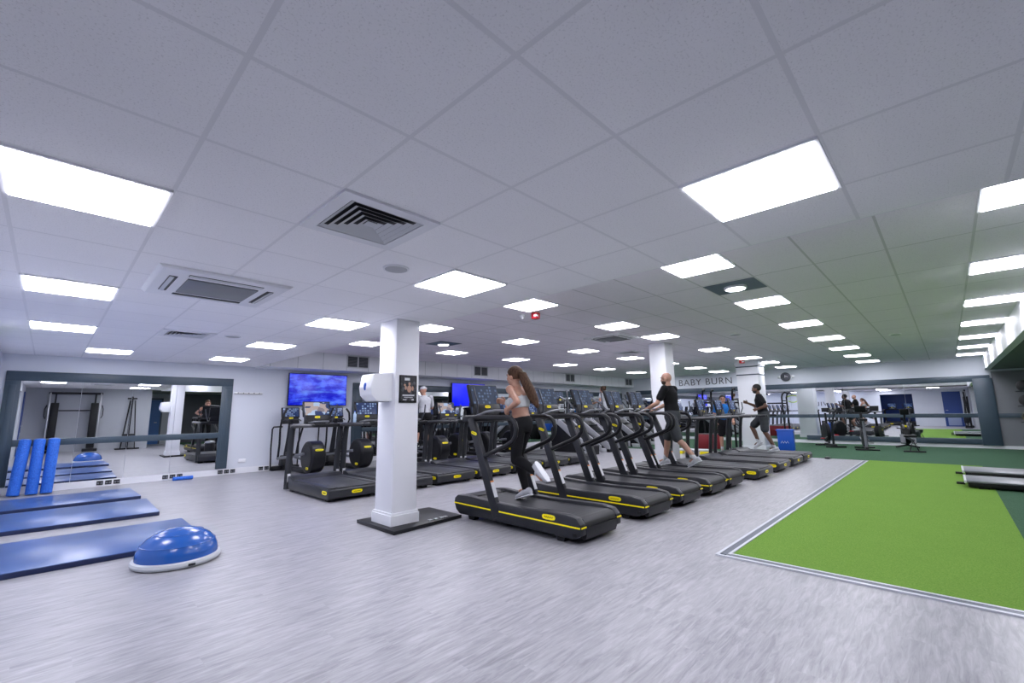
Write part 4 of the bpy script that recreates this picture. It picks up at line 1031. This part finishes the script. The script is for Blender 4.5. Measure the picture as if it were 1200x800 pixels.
    if headphones:
        mb = MB(); mb.tube([HP(.1*math.cos(a), -.005, .02+.105*math.sin(a)) for a in [PI*k/12 for k in range(13)]], .010, 8)
        for s in (-1, 1): mb.lathe([(.036, -.018), (.042, 0), (.036, .018)], c=HP(s*.092, -.008, -.006), seg=18, axis='x')
        mb.build('headphones', M['black'], t)
    return t
# woman running on the nearest treadmill (left leg kicked up behind, elbows bent)
person('woman with long brown ponytail running on the nearest treadmill in black leggings', (4.02, 3.74, .262),
    dict(pelvis=(0, 0, .875), chest=(.005, .045, 1.135), neck=(.0, .075, 1.325), head=(0, .115, 1.455), shL=(-.165, .03, 1.285), shR=(.16, .10, 1.285), hipL=(-.085, -.015, .845), hipR=(.085, .02, .845),
         knR=(.085, .16, .47), anR=(.075, .02, .098), toeR=(.08, .16, .055), knL=(-.09, .02, .455), anL=(-.095, -.30, .34), toeL=(-.10, -.40, .24),
         elL=(-.27, -.19, 1.13), wrL=(-.20, .03, 1.05), elR=(.225, .20, 1.05), wrR=(.10, .36, 1.13)),
    M['skin_light'], fem=True, face=(-.12, 1, -.05), bra=M['c_white'], bottoms=M['c_black'], leg_to=1.95, shoe=M['c_lgrey'], sock=M['c_white'], hair='long',
    hands=dict(L=dict(palm=(1, 0, 0), thumb=(0, .2, 1), curl=.75), R=dict(palm=(-1, 0, 0), thumb=(0, .2, 1), curl=.75)))
# bald bearded man walking, hands on the front bar
person('bald bearded man in black T-shirt and grey shorts walking, hands on the treadmill bar', (8.05, 3.68, .262),
    dict(pelvis=(0, 0, .93), chest=(0, .02, 1.23), neck=(0, .035, 1.45), head=(0, .075, 1.595), shL=(-.195, .03, 1.40), shR=(.195, .03, 1.40), hipL=(-.09, .0, .89), hipR=(.09, 0, .89),
         knL=(-.09, -.11, .49), anL=(-.09, -.40, .17), toeL=(-.09, -.27, .10), knR=(.09, .17, .50), anR=(.09, .24, .095), toeR=(.09, .38, .06),
         elL=(-.25, .16, 1.14), wrL=(-.19, .43, 1.03), elR=(.25, .16, 1.14), wrR=(.19, .43, 1.03)),
    M['skin_mid'], face=(-.05, 1, -.22), shirt=M['c_black'], sleeve=.62, bottoms=M['c_dgrey'], leg_to=.92, shoe=M['c_lgrey'], sock=M['c_white'], hair='stubble', beard=M['beard'],
    hands=dict(L=dict(dir=(.05, 1, -.35), palm=(0, -.2, -1), thumb=(1, 0, 0), curl=.5), R=dict(dir=(-.05, 1, -.35), palm=(0, -.2, -1), thumb=(-1, 0, 0), curl=.5)))
# man running on the farthest treadmill
person('man with short black hair running in black T-shirt and dark grey shorts', (12.85, 3.44, .208),
    dict(pelvis=(0, 0, .93), chest=(0, .05, 1.22), neck=(0, .075, 1.43), head=(0, .115, 1.58), shL=(-.19, .02, 1.385), shR=(.19, .12, 1.385), hipL=(-.09, -.02, .89), hipR=(.09, .03, .89),
         knR=(.09, .33, .60), anR=(.08, .20, .21), toeR=(.08, .33, .13), knL=(-.09, -.02, .47), anL=(-.09, -.20, .10), toeL=(-.09, -.06, .06),
         elL=(-.27, -.15, 1.13), wrL=(-.22, .08, 1.06), elR=(.27, .20, 1.12), wrR=(.16, .40, 1.22)),
    M['skin_dark'], face=(-.1, 1, 0), shirt=M['c_black'], sleeve=.62, bottoms=M['c_dgrey'], leg_to=.80, shoe=M['c_white'], sock=M['c_white'], hair='short', beard=M['hair_black'],
    hands=dict(L=dict(palm=(1, 0, 0), thumb=(0, .2, 1), curl=.8), R=dict(palm=(-1, 0, 0), thumb=(0, .2, 1), curl=.8)))
# man in cap on the third cross trainer
person('man in white cap, grey T-shirt and black shorts standing on a cross trainer', (6.92, 9.93, .30),
    dict(pelvis=(0, -.02, .92), chest=(0, .01, 1.22), neck=(0, .04, 1.43), head=(0, .09, 1.565), shL=(-.20, .02, 1.385), shR=(.20, .02, 1.385), hipL=(-.10, -.02, .88), hipR=(.10, -.02, .88),
         knL=(-.16, .10, .52), anL=(-.19, .06, .20), toeL=(-.19, .20, .17), knR=(.16, .06, .45), anR=(.19, -.02, .07), toeR=(.19, .12, .03),
         elL=(-.30, .10, 1.12), wrL=(-.24, .34, 1.05), elR=(.30, .10, 1.12), wrR=(.24, .34, 1.05)),
    M['skin_light'], face=(-.15, 1, -.1), shirt=M['c_lgrey'], sleeve=.75, bottoms=M['c_black'], leg_to=.90, shoe=M['c_black'], sock=M['c_white'], cap=M['c_white'],
    hands=dict(L=dict(palm=(1, 0, 0), thumb=(0, .5, 1), curl=1.0), R=dict(palm=(-1, 0, 0), thumb=(0, .5, 1), curl=1.0)))
# woman with headphones on the stair climber
person('woman wearing black headphones on a stair climber, her head above the consoles', (13.25, 8.38, .52),
    dict(pelvis=(0, 0, .88), chest=(0, .04, 1.15), neck=(0, .07, 1.34), head=(0, .11, 1.475), shL=(-.165, .06, 1.30), shR=(.165, .06, 1.30), hipL=(-.085, 0, .85), hipR=(.085, 0, .85),
         knL=(-.10, .20, .57), anL=(-.10, .10, .19), toeL=(-.10, .23, .14), knR=(.09, .04, .46), anR=(.09, -.10, .07), toeR=(.09, .03, .03),
         elL=(-.25, .10, 1.07), wrL=(-.27, .30, 1.02), elR=(.25, .10, 1.07), wrR=(.27, .30, 1.02)),
    M['skin_light'], fem=True, face=(-.1, 1, -.05), shirt=M['c_white'], sleeve=.3, bottoms=M['c_black'], leg_to=1.95, shoe=M['c_white'], hair='bun', headphones=True)
# person facing the camera between consoles
person('person in a blue top and dark shorts facing the camera beyond the plain treadmills', (14.15, 4.88, .0),
    dict(pelvis=(0, 0, .92), chest=(0, .0, 1.21), neck=(0, .02, 1.43), head=(0, .05, 1.57), shL=(-.19, .0, 1.39), shR=(.19, .0, 1.39), hipL=(-.09, 0, .88), hipR=(.09, 0, .88),
         knL=(-.10, .08, .48), anL=(-.10, .04, .08), toeL=(-.11, .18, .04), knR=(.10, .0, .49), anR=(.10, -.10, .08), toeR=(.11, .04, .04),
         elL=(-.25, .02, 1.12), wrL=(-.23, .20, .95), elR=(.25, -.02, 1.12), wrR=(.24, .12, .90)),
    M['skin_light'], rz=R(115), shirt=M['c_blue'], sleeve=.6, bottoms=M['c_black'], leg_to=.85, shoe=M['c_white'], sock=M['c_white'], hair='short')
# ------------------------------------------------------------------ camera, world, colour
f_px, yaw, pit, rol = 521.17, R(44.035), R(8.987), R(-.763)
f = Vector((math.cos(yaw)*math.cos(pit), math.sin(yaw)*math.cos(pit), math.sin(pit)))
r = Vector((math.sin(yaw), -math.cos(yaw), 0)); u = r.cross(f)
r2 = r*math.cos(rol)+u*math.sin(rol); u2 = -r*math.sin(rol)+u*math.cos(rol)
cd = bpy.data.cameras.new('camera'); cam = bpy.data.objects.new('camera', cd); col.objects.link(cam)
cd.sensor_fit = 'HORIZONTAL'; cd.sensor_width = 36; cd.lens = f_px/1200*36; cd.clip_start = .05
cam.matrix_world = Matrix(((r2.x, u2.x, -f.x, 0), (r2.y, u2.y, -f.y, 0), (r2.z, u2.z, -f.z, 1.28), (0, 0, 0, 1)))
scene.camera = cam
w = bpy.data.worlds.new('world'); w.use_nodes = True; scene.world = w
w.node_tree.nodes['Background'].inputs[0].default_value = (.55, .6, .7, 1); w.node_tree.nodes['Background'].inputs[1].default_value = .3
scene.view_settings.view_transform = 'Standard'; scene.view_settings.look = 'None'
scene.view_settings.exposure = 0.13
cy = scene.cycles
cy.use_denoising = True; cy.max_bounces = 9; cy.diffuse_bounces = 5; cy.glossy_bounces = 5; cy.sample_clamp_indirect = 6
cy.use_adaptive_sampling = True; cy.adaptive_threshold = .015
